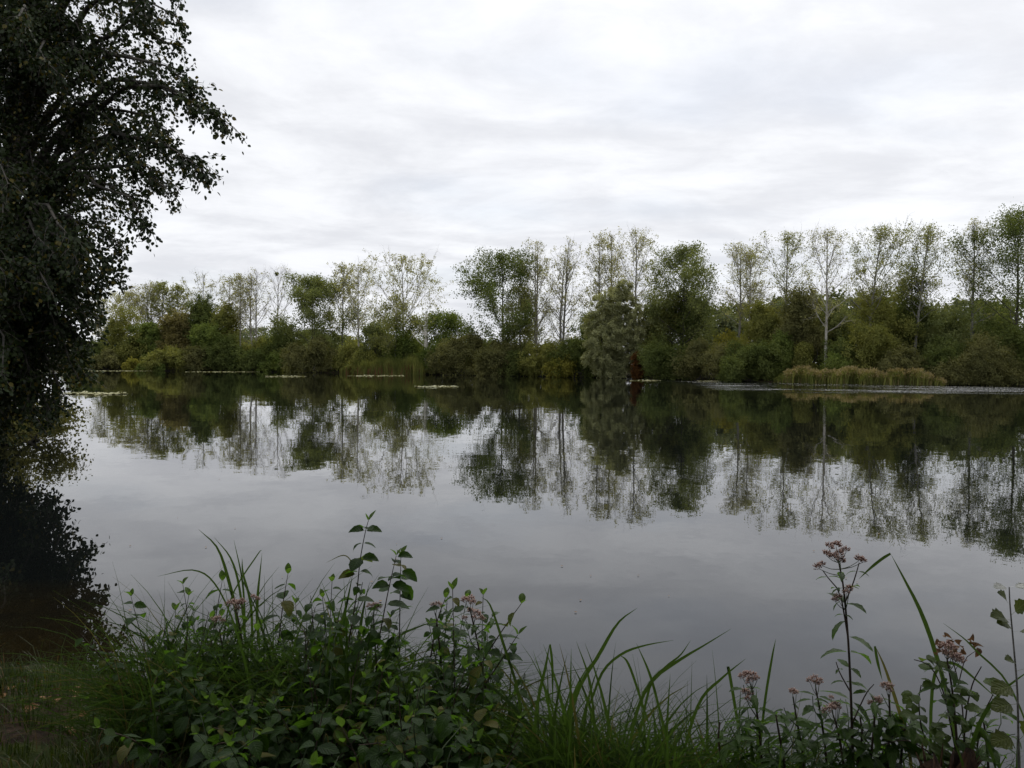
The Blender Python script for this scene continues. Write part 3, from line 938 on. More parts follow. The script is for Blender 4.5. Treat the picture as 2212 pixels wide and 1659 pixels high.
bgl_labels = ['back-row tree behind the tall olive-yellow bushy tree', 'back-row tree behind the fresh green bushy tree', 'back-row tree behind the ochre drooping tree', 'back-row tree behind the round dark-topped tree',
              'low back-row tree behind the dense grey-green tree', 'low back-row tree under the misty pale poplar', 'low back-row tree behind the rounded grey-green one', 'low back-row tree just left of the broken white trunk',
              'low back-row tree left of the dense dark broad tree', 'low back-row tree directly behind the dense dark broad tree', 'low back-row tree seen past the twin-stemmed poplar', 'low back-row tree seen past the dark forked poplar trunk']
for i, (px, yt, w) in enumerate(bgl):
    shrub('woodland_tree', px - w / 2, px + w / 2, yt, shore_y(px) + 26 + 4 * (i % 3), ('f_far', 'f_greygreen', 'f_olive')[i % 3],
          bgl_labels[i], 'tree', 'trees behind the front row', seed=240 + i, dens=0.5, leaf=0.6, depth=7)


def hill_wood():
    """wooded rise seen in the gap behind the bare poplar"""
    rng = np.random.default_rng(3)
    hx, hy = -330 * (541 / 1736.0) * 1.6, 530.0
    pts, bias = [], []
    for k in range(260):
        x = hx + rng.normal() * 75
        y = hy - 40 + rng.normal() * 50
        z = gz(x, y)
        r = rng.uniform(3, 5)
        d = unit(rng.normal(size=(120, 3)) + np.array([0, -0.3, 0.6]))
        pts.append(np.array([x, y, z + r * 0.6]) + d * r * rng.uniform(0.7, 1.05, (120, 1)))
        bias.append(d)
    V, F = leaf_quads(np.concatenate(pts), 1.3, rng, bias=np.concatenate(bias) * 0.8)
    tag(mesh_obj('far_forest', V, [F], M['f_far']), 'far wooded rise seen through the gap by the bare poplar', kind='stuff')


hill_wood()


# ------------------------------------------------------------------ reeds, lily mats
def reeds(px0, px1, ytop0, ytop1, depth, n, mats, label, plume, seed):
    rng = np.random.default_rng(seed)
    root = empty('reed_bed', (at((px0 + px1) / 2, 800, shore_y((px0 + px1) / 2)).x, shore_y((px0 + px1) / 2), 0))
    px = rng.uniform(px0, px1, n)
    sy = np.array([shore_y(p) for p in px])
    Y = sy - 0.9 + rng.uniform(0, 1, n) ** 1.2 * depth + 0.6 * np.sin(px * 0.11) + np.where(rng.uniform(size=n) < 0.03, -rng.uniform(0, 2.0, n), 0)
    X = np.array([at(p, 800, y).x for p, y in zip(px, Y)])
    f = (px - px0) / (px1 - px0)
    edge = np.clip(0.35 + np.minimum(f, 1 - f) * 6, 0.35, 1)
    base_h = np.array([at(p, ytop0 + (ytop1 - ytop0) * q, s).z for p, q, s in zip(px, f, sy)])
    h = base_h * edge * rng.uniform(0.55, 1.12, n) * (1 + 0.10 * np.sin(f * 19 + seed) + 0.08 * np.sin(f * 47) + 0.05 * np.sin(f * 113))
    lean = rng.normal(size=(n, 2)) * 0.12 * h[:, None] + np.array([0.10, 0]) * h[:, None]
    B = np.stack([X, Y, np.full(n, -0.05)], -1)
    T = B + np.stack([lean[:, 0], lean[:, 1], h], -1)
    Mid = B * 0.45 + T * 0.55 - np.stack([lean[:, 0] * 0.25, lean[:, 1] * 0.25, np.zeros(n)], -1)
    w = rng.uniform(0.025, 0.055, n)[:, None] * np.stack([np.cos(a := rng.uniform(-0.8, 0.8, n)), np.sin(a), np.zeros(n)], -1)
    V = np.stack([B - w, B + w, Mid + w, Mid - w, T], 1).reshape(-1, 3)
    i = np.arange(n)[:, None] * 5
    stalk = rng.uniform(0, 1, n) < 0.3
    for sel, mt, nm in ((~stalk, mats[0], 'reed_leaves'), (stalk, mats[1], 'reed_stalks')):
        F4 = (i + np.array([[0, 1, 2, 3]]))[sel]
        F3 = (i + np.array([[3, 2, 4]]))[sel]
        if nm == 'reed_stalks':
            VV = V.reshape(-1, 5, 3).copy()
            VV[:, 2:, 2] *= 0.62
            mesh_obj(nm, VV.reshape(-1, 3)[np.repeat(sel, 5)], [np.arange(sel.sum())[:, None] * 5 + np.array([[0, 1, 2, 3]]), np.arange(sel.sum())[:, None] * 5 + np.array([[3, 2, 4]])], M[mt], root)
        else:
            mesh_obj(nm, V[np.repeat(sel, 5)], [np.arange(sel.sum())[:, None] * 5 + np.array([[0, 1, 2, 3]]), np.arange(sel.sum())[:, None] * 5 + np.array([[3, 2, 4]])], M[mt], root)
    # side leaves
    m = n
    idx = rng.integers(0, n, m)
    tt = rng.uniform(0.35, 0.95, (m, 1))
    P = B[idx] * (1 - tt) + T[idx] * tt
    V2, F2 = leaf_quads(P, 0.5, rng, aspect=0.12, hang=1.0)
    mesh_obj('side_leaves', V2, [F2], M[mats[0]], root)
    if plume:
        idx = rng.choice(n, int(n * plume), replace=False)
        idx = idx[(f[idx] > 0.06)]
        P = np.repeat(T[idx] + np.array([0.06, 0, 0.02]), 3, axis=0) + rng.normal(size=(len(idx) * 3, 3)) * 0.07
        V3, F3 = leaf_quads(P, 0.30, rng, aspect=0.3, hang=2.0)
        mesh_obj('plumes', V3, [F3], M['reed_tan'], root)
    tag(root, label, 'reeds', kind='stuff')


reeds(734, 918, 779, 770, 4.0, 5200, ('reed_green', 'reed_stalk'), 'green reed bed below the broadest pale poplar', 0.0, 11)
reeds(1672, 2040, 797, 804, 4.6, 9800, ('reed_green', 'reed_straw'), 'long reed bed with tan plumes in front of the right-hand bushes', 0.45, 12)


def lily_mat(px0, px1, py, thick, n, label, seed):
    rng = np.random.default_rng(seed)
    V, F = [], []
    k = 7
    for q in range(n):
        f = rng.uniform(0, 1)
        px = px0 + (px1 - px0) * f
        y = py + rng.normal() * thick * (0.25 + 0.75 * math.sin(math.pi * f))
        p = on_water(px, y)
        r = rng.uniform(0.09, 0.17)
        a0 = rng.uniform(0, 6.28)
        tilt = rng.normal() * 0.14
        a = a0 + np.arange(k) / (k - 0.6) * 6.28
        ring = np.stack([p.x + r * np.cos(a), p.y + r * np.sin(a), 0.014 + 0.012 * rng.uniform() + np.abs(tilt) * r * (1 + np.cos(a - a0))], -1)
        V.append(np.concatenate([[[p.x, p.y, 0.012 + abs(tilt) * r]], ring]))
        b = q * (k + 1)
        F.append(np.array([[b, b + 1 + j, b + 1 + (j + 1) % k] for j in range(k - 1)]))
    tag(mesh_obj('lily_pads', np.concatenate(V), [np.concatenate(F)], M['pads']), label, 'lily pads', kind='stuff')


lily_mat(140, 272, 851, 1.1, 420, 'pale floating lily pads on open water by the hanging twigs', 1)
lily_mat(575, 660, 813.5, 0.5, 420, 'pale line of lily pads in front of the tiny yellow clump', 2)
lily_mat(752, 872, 812.0, 0.5, 520, 'pale line of lily pads in front of the green reed bed', 3)
lily_mat(898, 988, 836, 0.8, 420, 'yellowish floating lily pads on open water before the broad brown bush', 4)
lily_mat(1362, 1428, 822.5, 0.4, 260, 'small pale patch of lily pads below the willow', 5)
lily_mat(1505, 1640, 823.8, 0.35, 420, 'thin line of lily pads under the wide dark bush', 6)
lily_mat(150, 330, 801.4, 0.35, 420, 'thin pale line of pads along the left far shore', 7)
lily_mat(400, 560, 803.4, 0.3, 420, 'thin pale line of pads under the dark thicket', 8)


# ------------------------------------------------------------------ overhanging tree on the left
def leaf_fan(P, Dv, Nv, size, rng, wid=0.78):
    """broad rounded leaves folded on the midrib: 7 verts, 6 tris. Dv = tip direction"""
    n = len(P)
    Dv = unit(Dv)
    Nv = unit(Nv - Dv * np.sum(Nv * Dv, axis=1)[:, None])
    U = np.cross(Dv, Nv)
    s = (size * rng.uniform(0.65, 1.2, n))[:, None]
    fold = rng.uniform(0.05, 0.3, n)[:, None]
    w = wid * s * 0.5
    def pt(a, b):
        return P + Dv * s * a + U * w * b + Nv * w * abs(b) * fold
    V = np.stack([pt(0, 0), pt(0.22, 0.86), pt(0.6, 0.92), pt(1.0, 0), pt(0.6, -0.92), pt(0.22, -0.86), pt(0.55, 0)], 1).reshape(-1, 3)
    i = np.arange(n)[:, None] * 7
    F = np.concatenate([i + np.array([[a, b, 6]]) for a, b in ((0, 1), (1, 2), (2, 3), (3, 4), (4, 5), (5, 0))])
    return V, F


def overhanging_tree():
    rng = np.random.default_rng(21)
    bx, by = at(-95, 900, 18.5).x, 18.5
    bz = gz(bx, by) - 0.1
    tb = Tubes()
    tp = np.array([[bx, by, bz], [bx + 0.5, by, 1.5], [bx + 1.1, by - 0.2, 4], [bx + 1.6, by - 0.3, 7], [bx + 1.75, by - 0.2, 10], [bx + 1.7, by, 13], [bx + 1.8, by, 15.5]])
    tb.add(tp, [0.34, 0.27, 0.23, 0.19, 0.14, 0.08, 0.02], 10)
    tips = []
    # boughs whose ends shape the outline against the sky, drooping outwards over the water
    for (px, py, Y) in [(400, -25, 15.5), (408, 45, 15), (398, 105, 15.5), (330, 40, 16), (430, 190, 15), (505, 268, 14.5), (470, 240, 14.6), (345, 170, 16), (455, 372, 14.5), (430, 350, 15),
                        (385, 300, 15.6), (398, 425, 15), (360, 395, 15.5), (325, 480, 15), (300, 440, 15.8), (270, 535, 15.2), (262, 600, 15.5), (235, 500, 16), (245, 640, 15), (220, 690, 15.5), (195, 640, 16),
                        (200, 745, 15.2), (170, 790, 15.5), (195, 810, 15), (150, 860, 15.2), (130, 890, 15.6), (150, 700, 16.5), (110, 830, 16.4), (120, 760, 17), (60, 880, 16.5), (40, 820, 17)]:
        tips.append((np.array(at(px - 10, py, Y)), 1.0 if py < 560 else 0.75))
    for k in range(70):
        px = rng.uniform(-300, 240)
        py = rng.uniform(-260, 860)
        if px > 225 - max(0, (py - 380)) * 0.28:
            continue
        tips.append((np.array(at(px, py, rng.uniform(13.8, 23))), 1.0))
    for (px, py) in [(215, 560), (230, 610), (205, 650), (190, 690), (200, 720), (165, 735), (175, 770), (180, 620), (160, 670), (120, 850), (95, 880), (135, 810), (75, 905), (110, 890), (150, 780)]:
        tips.append((np.array(at(px, py, rng.uniform(14.6, 16))), 0.9))
    for k in range(46):
        py = rng.uniform(480, 935)
        px = rng.uniform(-120, np.interp(py, [480, 620, 700, 800, 880, 935], [240, 190, 150, 112, 60, 20]))
        tips.append((np.array(at(px, py, rng.uniform(13.2, 17.2))), 1.0))
    for k in range(22):
        px = rng.uniform(-80, 60)
        py = rng.uniform(800, 940) - max(0, px - 30) * 0.5
        tips.append((np.array(at(px, py, rng.uniform(14.6, 18.0))), 1.0))
    for k in range(20):
        px = rng.uniform(-40, 290)
        tips.append((np.array(at(px, rng.uniform(-140, 330), rng.uniform(15, 17))), 1.0))
    P, Dv = [], []
    for (tip, wgt) in tips:
        hz = math.hypot(tip[0] - bx, tip[1] - by)
        z0 = min(14.5, max(1.2, tip[2] - 0.15 * hz + rng.uniform(-0.8, 0.5)))
        st = np.array([np.interp(z0, tp[:, 2], tp[:, 0]), np.interp(z0, tp[:, 2], tp[:, 1]), z0])
        t = np.linspace(0, 1, 9)[:, None]
        arch = (0.17 * hz + 0.35) * 4 * t * (1 - t) * np.array([0, 0, 1])
        path = st * (1 - t) + tip * t + arch
        path[1:-1] += rng.normal(size=(7, 3)) * 0.07
        tb.add(path, np.linspace(0.035 + 0.008 * hz, 0.007, 9), 6)
        L = hz
        nsub = int((9 + 5.4 * L) * wgt)
        for q in range(nsub):
            s = 1 - rng.uniform(0, 1) ** 1.25 * 0.80
            fi = s * 8
            i = min(int(fi), 7)
            bp = path[i] * (1 - (fi - i)) + path[i + 1] * (fi - i)
            d = unit(path[i + 1] - path[i]) * 0.9 + rng.normal(size=3) * 0.55 + np.array([0, 0, -0.18])
            sl = (0.35 + 0.16 * L * (1 - s) + 0.1) * rng.uniform(0.6, 1.25)
            sb = walk(bp, d, sl, 4, 0.13, 0.12, rng, (0, 0, -1))
            tb.add(sb, [0.010, 0.008, 0.006, 0.005, 0.003], 3)
            nl = int(9 + 16 * sl)
            u = rng.uniform(0.1, 1.0, nl) * 4
            ii = np.minimum(u.astype(int), 3)
            fr = (u - ii)[:, None]
            pp = sb[ii] * (1 - fr) + sb[ii + 1] * fr
            P.append(pp + rng.normal(size=(nl, 3)) * 0.055)
            dd = unit(sb[-1] - sb[0])[None] * 0.6 + rng.normal(size=(nl, 3)) * 0.6 + np.array([0, 0, -0.55])
            Dv.append(dd)
    P = np.concatenate(P)
    Dv = np.concatenate(Dv)
    ok = P[:, 2] > 0.06
    P, Dv = P[ok], Dv[ok]
    Nv = rng.normal(size=P.shape) * 0.8 + np.array([0.15, -0.2, 0.8])
    root = empty('overhanging_tree', (bx, by, bz))
    tb.obj('trunk', M['bark_dark'], root)
    # the leaves that show largest and freest get to be single leaves
    px = 1106 + FPX * P[:, 0] / P[:, 1]
    py = 785 - FPX * (P[:, 2] - CAM_H) / P[:, 1]
    vis = (px > 0) & (py > 0) & (py < 900)
    edge = np.interp(py, [0, 100, 180, 265, 380, 480, 600, 700, 880], [380, 380, 400, 470, 420, 300, 245, 200, 150])
    cand = np.where(vis & (px > edge - 60))[0]
    pick = rng.choice(cand, min(290, len(cand)), replace=False)
    rest = np.ones(len(P), bool)
    rest[pick] = False
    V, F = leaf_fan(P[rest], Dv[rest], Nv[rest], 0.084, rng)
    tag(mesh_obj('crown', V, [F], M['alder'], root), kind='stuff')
    lv = []
    for k in range(4):
        V, F = leaf_fan(np.zeros((1, 3)), np.array([[0, 1.0, 0]]), np.array([[0, 0, 1.0]]), 0.084, rng)
        lv.append(make_mesh('leaf', V, [F], M['alder']))
    for q, i in enumerate(pick):
        y = Vector(Dv[i]).normalized()
        n = Vector(Nv[i])
        n = (n - y * n.dot(y)).normalized()
        x = y.cross(n)
        o = bpy.data.objects.new('leaf', lv[q % 4])
        COL.objects.link(o)
        o.parent = root
        mt = Matrix((x, y, n)).transposed().to_4x4()
        mt.translation = Vector(P[i])
        o.matrix_parent_inverse = Matrix.Translation(-root.location)
        o.matrix_basis = mt
    tag(root, 'large dark leafy tree overhanging the water at the left edge', 'tree')
    print('overhanging tree leaves', len(P))


overhanging_tree()


def point_bush():
    """paler small-leaved bush on the point under the overhanging tree"""
    shrub('leafy_bush', -60, 118, 838, 18.9, 'f_brown', 'paler small-leaved bush under the overhanging tree, dipping into the water', 'bush', None, seed=77, leaf=0.075, dens=0.35, zbase=0.02, depth=2.6, lobe=0.34)


point_bush()


# ------------------------------------------------------------------ near bank: leaf templates
def leaf_template(L, W, fold, curl, wave, rng, peak=0.42, tooth=0.0, rows=9, petiole=0.08, lobes=0):
    """leaf lying along +Y from the origin, face up (+Z): rows x 3 verts, UV u across, v along"""
    v = np.linspace(0, 1, rows)
    e = math.log(0.5) / math.log(peak)
    prof = np.sin(math.pi * np.clip(v, 0, 1) ** e) ** 0.85
    prof = prof + 0.02
    if tooth:
        prof = prof * (1 + tooth * np.where(np.arange(rows) % 2, 1, -1))
    if lobes:
        prof = prof * (1 + 0.35 * np.cos(v * lobes * 2 * math.pi))
    prof[-1] = 0.0
    th = curl * v ** 1.3
    ds = L / (rows - 1)
    y = np.concatenate([[0], np.cumsum(np.cos(th[:-1]) * ds)])
    z = np.concatenate([[0], np.cumsum(-np.sin(th[:-1]) * ds)])
    ph = rng.uniform(0, 6)
    Vs, uv = [], []
    for side in (-1, 0, 1):
        w = prof * W * 0.5
        zz_ = z + abs(side) * (w * fold + wave * L * np.sin(v * 8 + ph + side * 1.3) * prof)
        Vs.append(np.stack([side * w * math.sqrt(max(0.05, 1 - min(0.9, abs(fold)) ** 2 * 0.5)), y, zz_], -1))
        uv.append(np.stack([np.full(rows, 0.5 + 0.5 * side), v], -1))
    Vv = np.stack(Vs, 1).reshape(-1, 3)
    Vv[:, 1] += petiole * L
    UV = np.stack(uv, 1).reshape(-1, 2)
    F = []
    for r in range(rows - 1):
        for c in range(2):
            a = r * 3 + c
            F.append([a, a + 1, a + 4, a + 3])
    # leaf stalk
    pet = np.array([[-0.012 * L, 0, 0], [0.012 * L, 0, 0], [0.008 * L, petiole * L * 1.1, 0], [-0.008 * L, petiole * L * 1.1, 0]])
    b = len(Vv)
    Vv = np.concatenate([Vv, pet])
    UV = np.concatenate([UV, np.array([[0.5, 0], [0.5, 0], [0.5, 0.05], [0.5, 0.05]])])
    F.append([b, b + 1, b + 2, b + 3])
    return Vv, np.array(F), UV


_r = np.random.default_rng(404)
T_DOG = [leaf_template(0.080, 0.050, _r.uniform(0.05, 0.5), _r.uniform(0.1, 1.5), _r.uniform(0.012, 0.04), _r, peak=0.42, tooth=0.05) for _ in range(8)]
T_YOUNG = [leaf_template(0.055, 0.032, 0.4, _r.uniform(-0.3, 0.8), 0.02, _r, peak=0.45) for _ in range(3)]
T_AGRI = [leaf_template(0.10, 0.032, _r.uniform(0.15, 0.5), _r.uniform(0.3, 1.3), 0.015, _r, peak=0.4, tooth=0.10) for _ in range(5)]
T_BRAM = [leaf_template(0.06, 0.042, _r.uniform(0.1, 0.4), _r.uniform(0.1, 0.8), 0.02, _r, peak=0.48, tooth=0.08) for _ in range(4)]
T_SAP = [leaf_template(0.062, 0.055, _r.uniform(0.1, 0.3), _r.uniform(0.1, 0.6), 0.03, _r, peak=0.42, tooth=0.14, petiole=0.4) for _ in range(4)]
T_DRY = [leaf_template(0.05, 0.034, 1.1, _r.uniform(1.5, 3.2), 0.08, _r, peak=0.45) for _ in range(4)]
T_FALL = [leaf_template(0.06, 0.045, 0.25, _r.uniform(-0.7, 0.9), 0.06, _r, peak=0.45, tooth=0.06) for _ in range(4)]


class Leaves:
    """collects leaf placements for one plant; the best-seen become child objects, the rest one mesh"""
    cache = {}

    def __init__(self, templates, mat):
        self.t, self.mat, self.items = templates, mat, []

    def add(self, p, d, n, scale=1.0, k=None, rng=None):
        self.items.append((np.array(p, float), np.array(d, float), np.array(n, float), scale, int(rng.integers(len(self.t))) if k is None else k))

    def frames(self, it):
        p, d, n, s, k = it
        y = d / (np.linalg.norm(d) + 1e-9)
        n = n - y * np.dot(n, y)
        n = n / (np.linalg.norm(n) + 1e-9)
        x = np.cross(y, n)
        return np.stack([x, y, n], 1) * s

    def build(self, parent, single=60, matkey=None, name='leaf'):
        items = self.items
        # nearest to the eye and highest first
        order = sorted(range(len(items)), key=lambda i: items[i][0][1] - 1.6 * items[i][0][2] - 2.0 * (items[i][3] - 1))
        sing, rest = order[:single], order[single:]
        for i in sing:
            p, d, n, s, k = items[i]
            key = (id(self.t), k, self.mat)
            if key not in Leaves.cache:
                V, F, UV = self.t[k]
                Leaves.cache[key] = make_mesh(name, V, [F], M[self.mat], UV, True)
            o = bpy.data.objects.new(name, Leaves.cache[key])
            COL.objects.link(o)
            o.parent = parent
            o.matrix_parent_inverse = Matrix.Translation(-parent.location)
            mt = Matrix(self.frames(items[i]).tolist()).to_4x4()
            mt.translation = Vector(p)
            o.matrix_basis = mt
        if rest:
            VV, FF, UU, off = [], [], [], 0
            for i in rest:
                V, F, UV = self.t[items[i][4]]
                VV.append(V @ self.frames(items[i]).T + items[i][0])
                FF.append(F + off)
                UU.append(UV)
                off += len(V)
            tag(mesh_obj('foliage', np.concatenate(VV), [np.concatenate(FF)], M[self.mat], parent, np.concatenate(UU), True), kind='stuff')


def poly_at(path, s):
    path = np.asarray(path)
    seg = np.linalg.norm(np.diff(path, axis=0), axis=1)
    cum = np.concatenate([[0], np.cumsum(seg)])
    t = s * cum[-1]
    i = min(int(np.searchsorted(cum, t, side='right')) - 1, len(seg) - 1)
    f = (t - cum[i]) / seg[i]
    return path[i] * (1 - f) + path[i + 1] * f, (path[i + 1] - path[i]) / seg[i]


def spline(pts, n=14):
    pts = np.asarray(pts, float)
    k = len(pts)
    e = np.concatenate([[2 * pts[0] - pts[1]], pts, [2 * pts[-1] - pts[-2]]])
    out = []
    for q in np.linspace(0, k - 1 - 1e-6, n):
        i = int(q)
        t = q - i
        p0, p1, p2, p3 = e[i], e[i + 1], e[i + 2], e[i + 3]
        out.append(0.5 * (2 * p1 + (p2 - p0) * t + (2 * p0 - 5 * p1 + 4 * p2 - p3) * t * t + (3 * p1 - p0 - 3 * p2 + p3) * t ** 3))
    return np.array(out)


def px_path(pts, Y, Y2=None):
    Y2 = Y if Y2 is None else Y2
    return np.array([tuple(at(a, b, Y + (Y2 - Y) * i / max(1, len(pts) - 1))) for i, (a, b) in enumerate(pts)])


def dress(path, lv, young, rng, s0=0.25, spacing=0.06, droop=0.5, size=1.0, start_az=None, taper=0.4):
    """opposite pairs of leaves up a stem, each pair turned a quarter from the last"""
    L = np.sum(np.linalg.norm(np.diff(path, axis=0), axis=1))
    n = max(2, int(L * (1 - s0) / spacing))
    az = rng.uniform(0, 3.14) if start_az is None else start_az
    for k in range(n):
        s = s0 + (1 - s0) * (k + 0.4) / n
        p, t = poly_at(path, min(0.995, s))
        az += math.pi / 2 + rng.normal() * 0.25
        sc = size * (1 - taper * ((s - s0) / (1 - s0)) ** 3) * rng.uniform(0.55, 1.25)
        for sd in (0, math.pi):
            if rng.uniform() < 0.12:
                continue
            h = np.array([math.cos(az + sd), math.sin(az + sd), 0])
            d = h + t * 0.35 + np.array([0, 0, -droop * rng.uniform(0.2, 1.4)]) + rng.normal(size=3) * 0.15
            nn = np.array([0, 0, 1.0]) + h * 0.25 + rng.normal(size=3) * 0.28
            lv.add(p, d, nn, sc, rng=rng)
    if young is not None:
        p, t = poly_at(path, 0.995)
        az += math.pi / 2
        for sd in (0, math.pi):
            h = np.array([math.cos(az + sd), math.sin(az + sd), 0])
            young.add(p, h * 0.7 + t * 0.8 + np.array([0, 0, 0.2]), np.array([0, 0, 1.0]) - h * 0.4, rng.uniform(0.6, 1.0), rng=rng)


def dogwood(name, px0, px1, ytop, Y, nst, label, seed, shoots=(), single=150, extra=()):
    rng = np.random.default_rng(seed)
    x0, x1 = at(px0, 1500, Y).x, at(px1, 1500, Y).x
    xc = (x0 + x1) / 2
    root = empty(name, (xc, Y, gz(xc, Y)))
    lv, yg = Leaves(T_DOG, 'dogwood'), Leaves(T_YOUNG, 'young')
    for k in range(nst):
        fx = rng.uniform(-1, 1)
        yy = Y + rng.uniform(-0.55, 0.45)
        k_ = yy / Y
        bx_ = (xc + fx * 0.36 * (x1 - x0)) * k_
        b = np.array([bx_, yy, max(gz(bx_, yy), 0) - 0.02])
        tx = (xc + fx * 0.5 * (x1 - x0)) * k_ + rng.normal() * 0.05
        ty = yy + rng.normal() * 0.16
        dome = 1 - 0.42 * abs(fx) ** 2.5
        tz = at(1106, ytop - 72 + rng.uniform(-12, 110), ty).z
        front = 1 - 0.35 * max(0, (Y - yy) / 0.55)
        tz = b[2] + (tz - b[2]) * dome * front * rng.uniform(0.62, 1.05)
        t = np.array([tx, ty, max(tz, b[2] + 0.12)])
        mid = (b + t) / 2 + rng.normal(size=3) * 0.03 + np.array([0, 0, 0.03])
        path = spline([b, mid, t], 8)
        tb = Tubes()
        tb.add(path, np.linspace(0.0038, 0.0016, 8), 4)
        tb.obj('stem', M['stem_red' if rng.uniform() < 0.4 else 'stem_green'], root)
        dress(path, lv, yg if rng.uniform() < 0.35 else None, rng, s0=0.18, spacing=0.06)
    for pts, YY in shoots:
        path = spline(px_path(pts, YY), 12)
        tb = Tubes()
        tb.add(path, np.linspace(0.0036, 0.0014, 12), 4)
        tb.obj('stem', M['stem_red'], root)
        dress(path, lv, yg, rng, s0=0.12, spacing=0.062, size=1.15)
    for (ex, ey, dx, dz, sc, YY) in extra:
        lv.add(np.array(at(ex, ey, YY)), np.array([dx, -0.25, dz]), np.array([-dx * 0.3, -0.45, 0.8]), sc, k=3, rng=rng)
    lv.build(root, single)
    yg.build(root, 40)
    tag(root, label, 'shrub', 'dogwood shrubs on the near bank')
    return root


dogwood('dogwood_shrub', 250, 560, 1345, 3.75, 62, 'low dark leafy dogwood shrub next to the bare muddy bank', 31,
        shoots=[([(330, 1480), (312, 1400), (296, 1340), (283, 1288)], 3.7), ([(400, 1440), (405, 1340), (395, 1262)], 3.8), ([(455, 1400), (470, 1310), (480, 1255)], 3.85)], single=110)
dogwood('dogwood_shrub', 480, 900, 1320, 3.6, 92, 'middle dogwood shrub with the tall thin shoot topped by one bright leaf', 32,
        shoots=[([(745, 1440), (768, 1300), (778, 1210), (789, 1150), (796, 1124)], 3.55), ([(815, 1400), (838, 1280), (856, 1200)], 3.6), ([(862, 1420), (864, 1300), (866, 1200)], 3.65), ([(600, 1400), (612, 1300), (622, 1240)], 3.7)], single=140,
        extra=[(789, 1146, -1, 0.15, 0.9, 3.55), (790, 1146, 1, 0.2, 0.9, 3.55), (857, 1202, 0.9, 0.2, 0.9, 3.6), (866, 1232, 0.8, -0.3, 1.1, 3.65), (866, 1262, 0.7, -0.7, 1.1, 3.65), (843, 1265, -0.8, 0.1, 1.0, 3.6), (845, 1262, 0.8, -0.1, 1.1, 3.6), (780, 1205, 0.8, 0.1, 1.0, 3.55), (770, 1240, -0.9, 0.0, 1.0, 3.55)])
dogwood('dogwood_shrub', 780, 1130, 1352, 3.45, 76, 'dogwood shrub with shoots slanting out over the water beside the sedges', 33,
        shoots=[([(1000, 1500), (1060, 1400), (1100, 1340), (1126, 1304)], 3.4), ([(930, 1420), (945, 1340), (962, 1292)], 3.5), ([(1020, 1520), (1080, 1430), (1118, 1372)], 3.35)], single=120)
# foreground sprawl below the frame's middle
dogwood('dogwood_shrub', 380, 760, 1520, 2.95, 46, 'lowest dogwood shrub in the front, its broad leaves close to the grass', 34, single=110)
dogwood('dogwood_shrub', 720, 1080, 1500, 2.9, 46, 'shaded front dogwood shrub at the foot of the slanting shoots', 35, single=110)


# the bright single leaf on top of the tall shoot belongs to it already (young leaves); hemp agrimony next
def floret_mesh(seed, R=0.017, n=46):
    """one domed head of narrow fuzzy florets on short stalks"""
    rng = np.random.default_rng(seed)
    V, F, UV, off = [], [], [], 0
    k = 5
    for q in range(n):
        a = q * 2.399
        rr = math.sqrt((q + 0.5) / n)
        d = unit(np.array([math.cos(a) * rr * 1.1, math.sin(a) * rr * 1.1, 0.7 + rng.uniform(-0.15, 0.15)]) + rng.normal(size=3) * 0.12)
        L = rng.uniform(0.009, 0.019)
        c = np.array([math.cos(a) * rr * R, math.sin(a) * rr * R, 0.012 * (1 - rr * rr) + rng.uniform(-0.002, 0.002)])
        u = unit(np.cross(d, [0.3, 0.2, 0.9]))
        v = np.cross(d, u)
        ang = np.arange(k) * 2 * math.pi / k
        for h, r in ((0, 0.0009), (0.45, 0.0021), (0.8, 0.0017), (1.0, 0.0030)):
            V.append(c + d * L * h + r * (u * np.cos(ang)[:, None] + v * np.sin(ang)[:, None]))
            UV.append(np.tile([0.5, h], (k, 1)))
        for ring in range(3):
            for j in range(k):
                F.append([off + ring * k + j, off + ring * k + (j + 1) % k, off + (ring + 1) * k + (j + 1) % k, off + (ring + 1) * k + j])
        off += 4 * k
    return np.concatenate(V), np.array(F), np.concatenate(UV)


HEADS = []
for s in range(4):
    V_, F_, U_ = floret_mesh(900 + s, R=0.010 + 0.002 * (s % 2), n=20 + 4 * s)
    HEADS.append(make_mesh('flower_head', V_, [F_], M['flower'], U_))


def add_head(root, p, d, scale, k):
    o = bpy.data.objects.new('flower_head', HEADS[k % 4])
    COL.objects.link(o)
    o.parent = root
    o.matrix_parent_inverse = Matrix.Translation(-root.location)
    m = Vector(d).to_track_quat('Z', 'Y').to_matrix().to_4x4() @ Matrix.Scale(scale * 0.88, 4)
    m.translation = Vector(p)
    o.matrix_basis = m


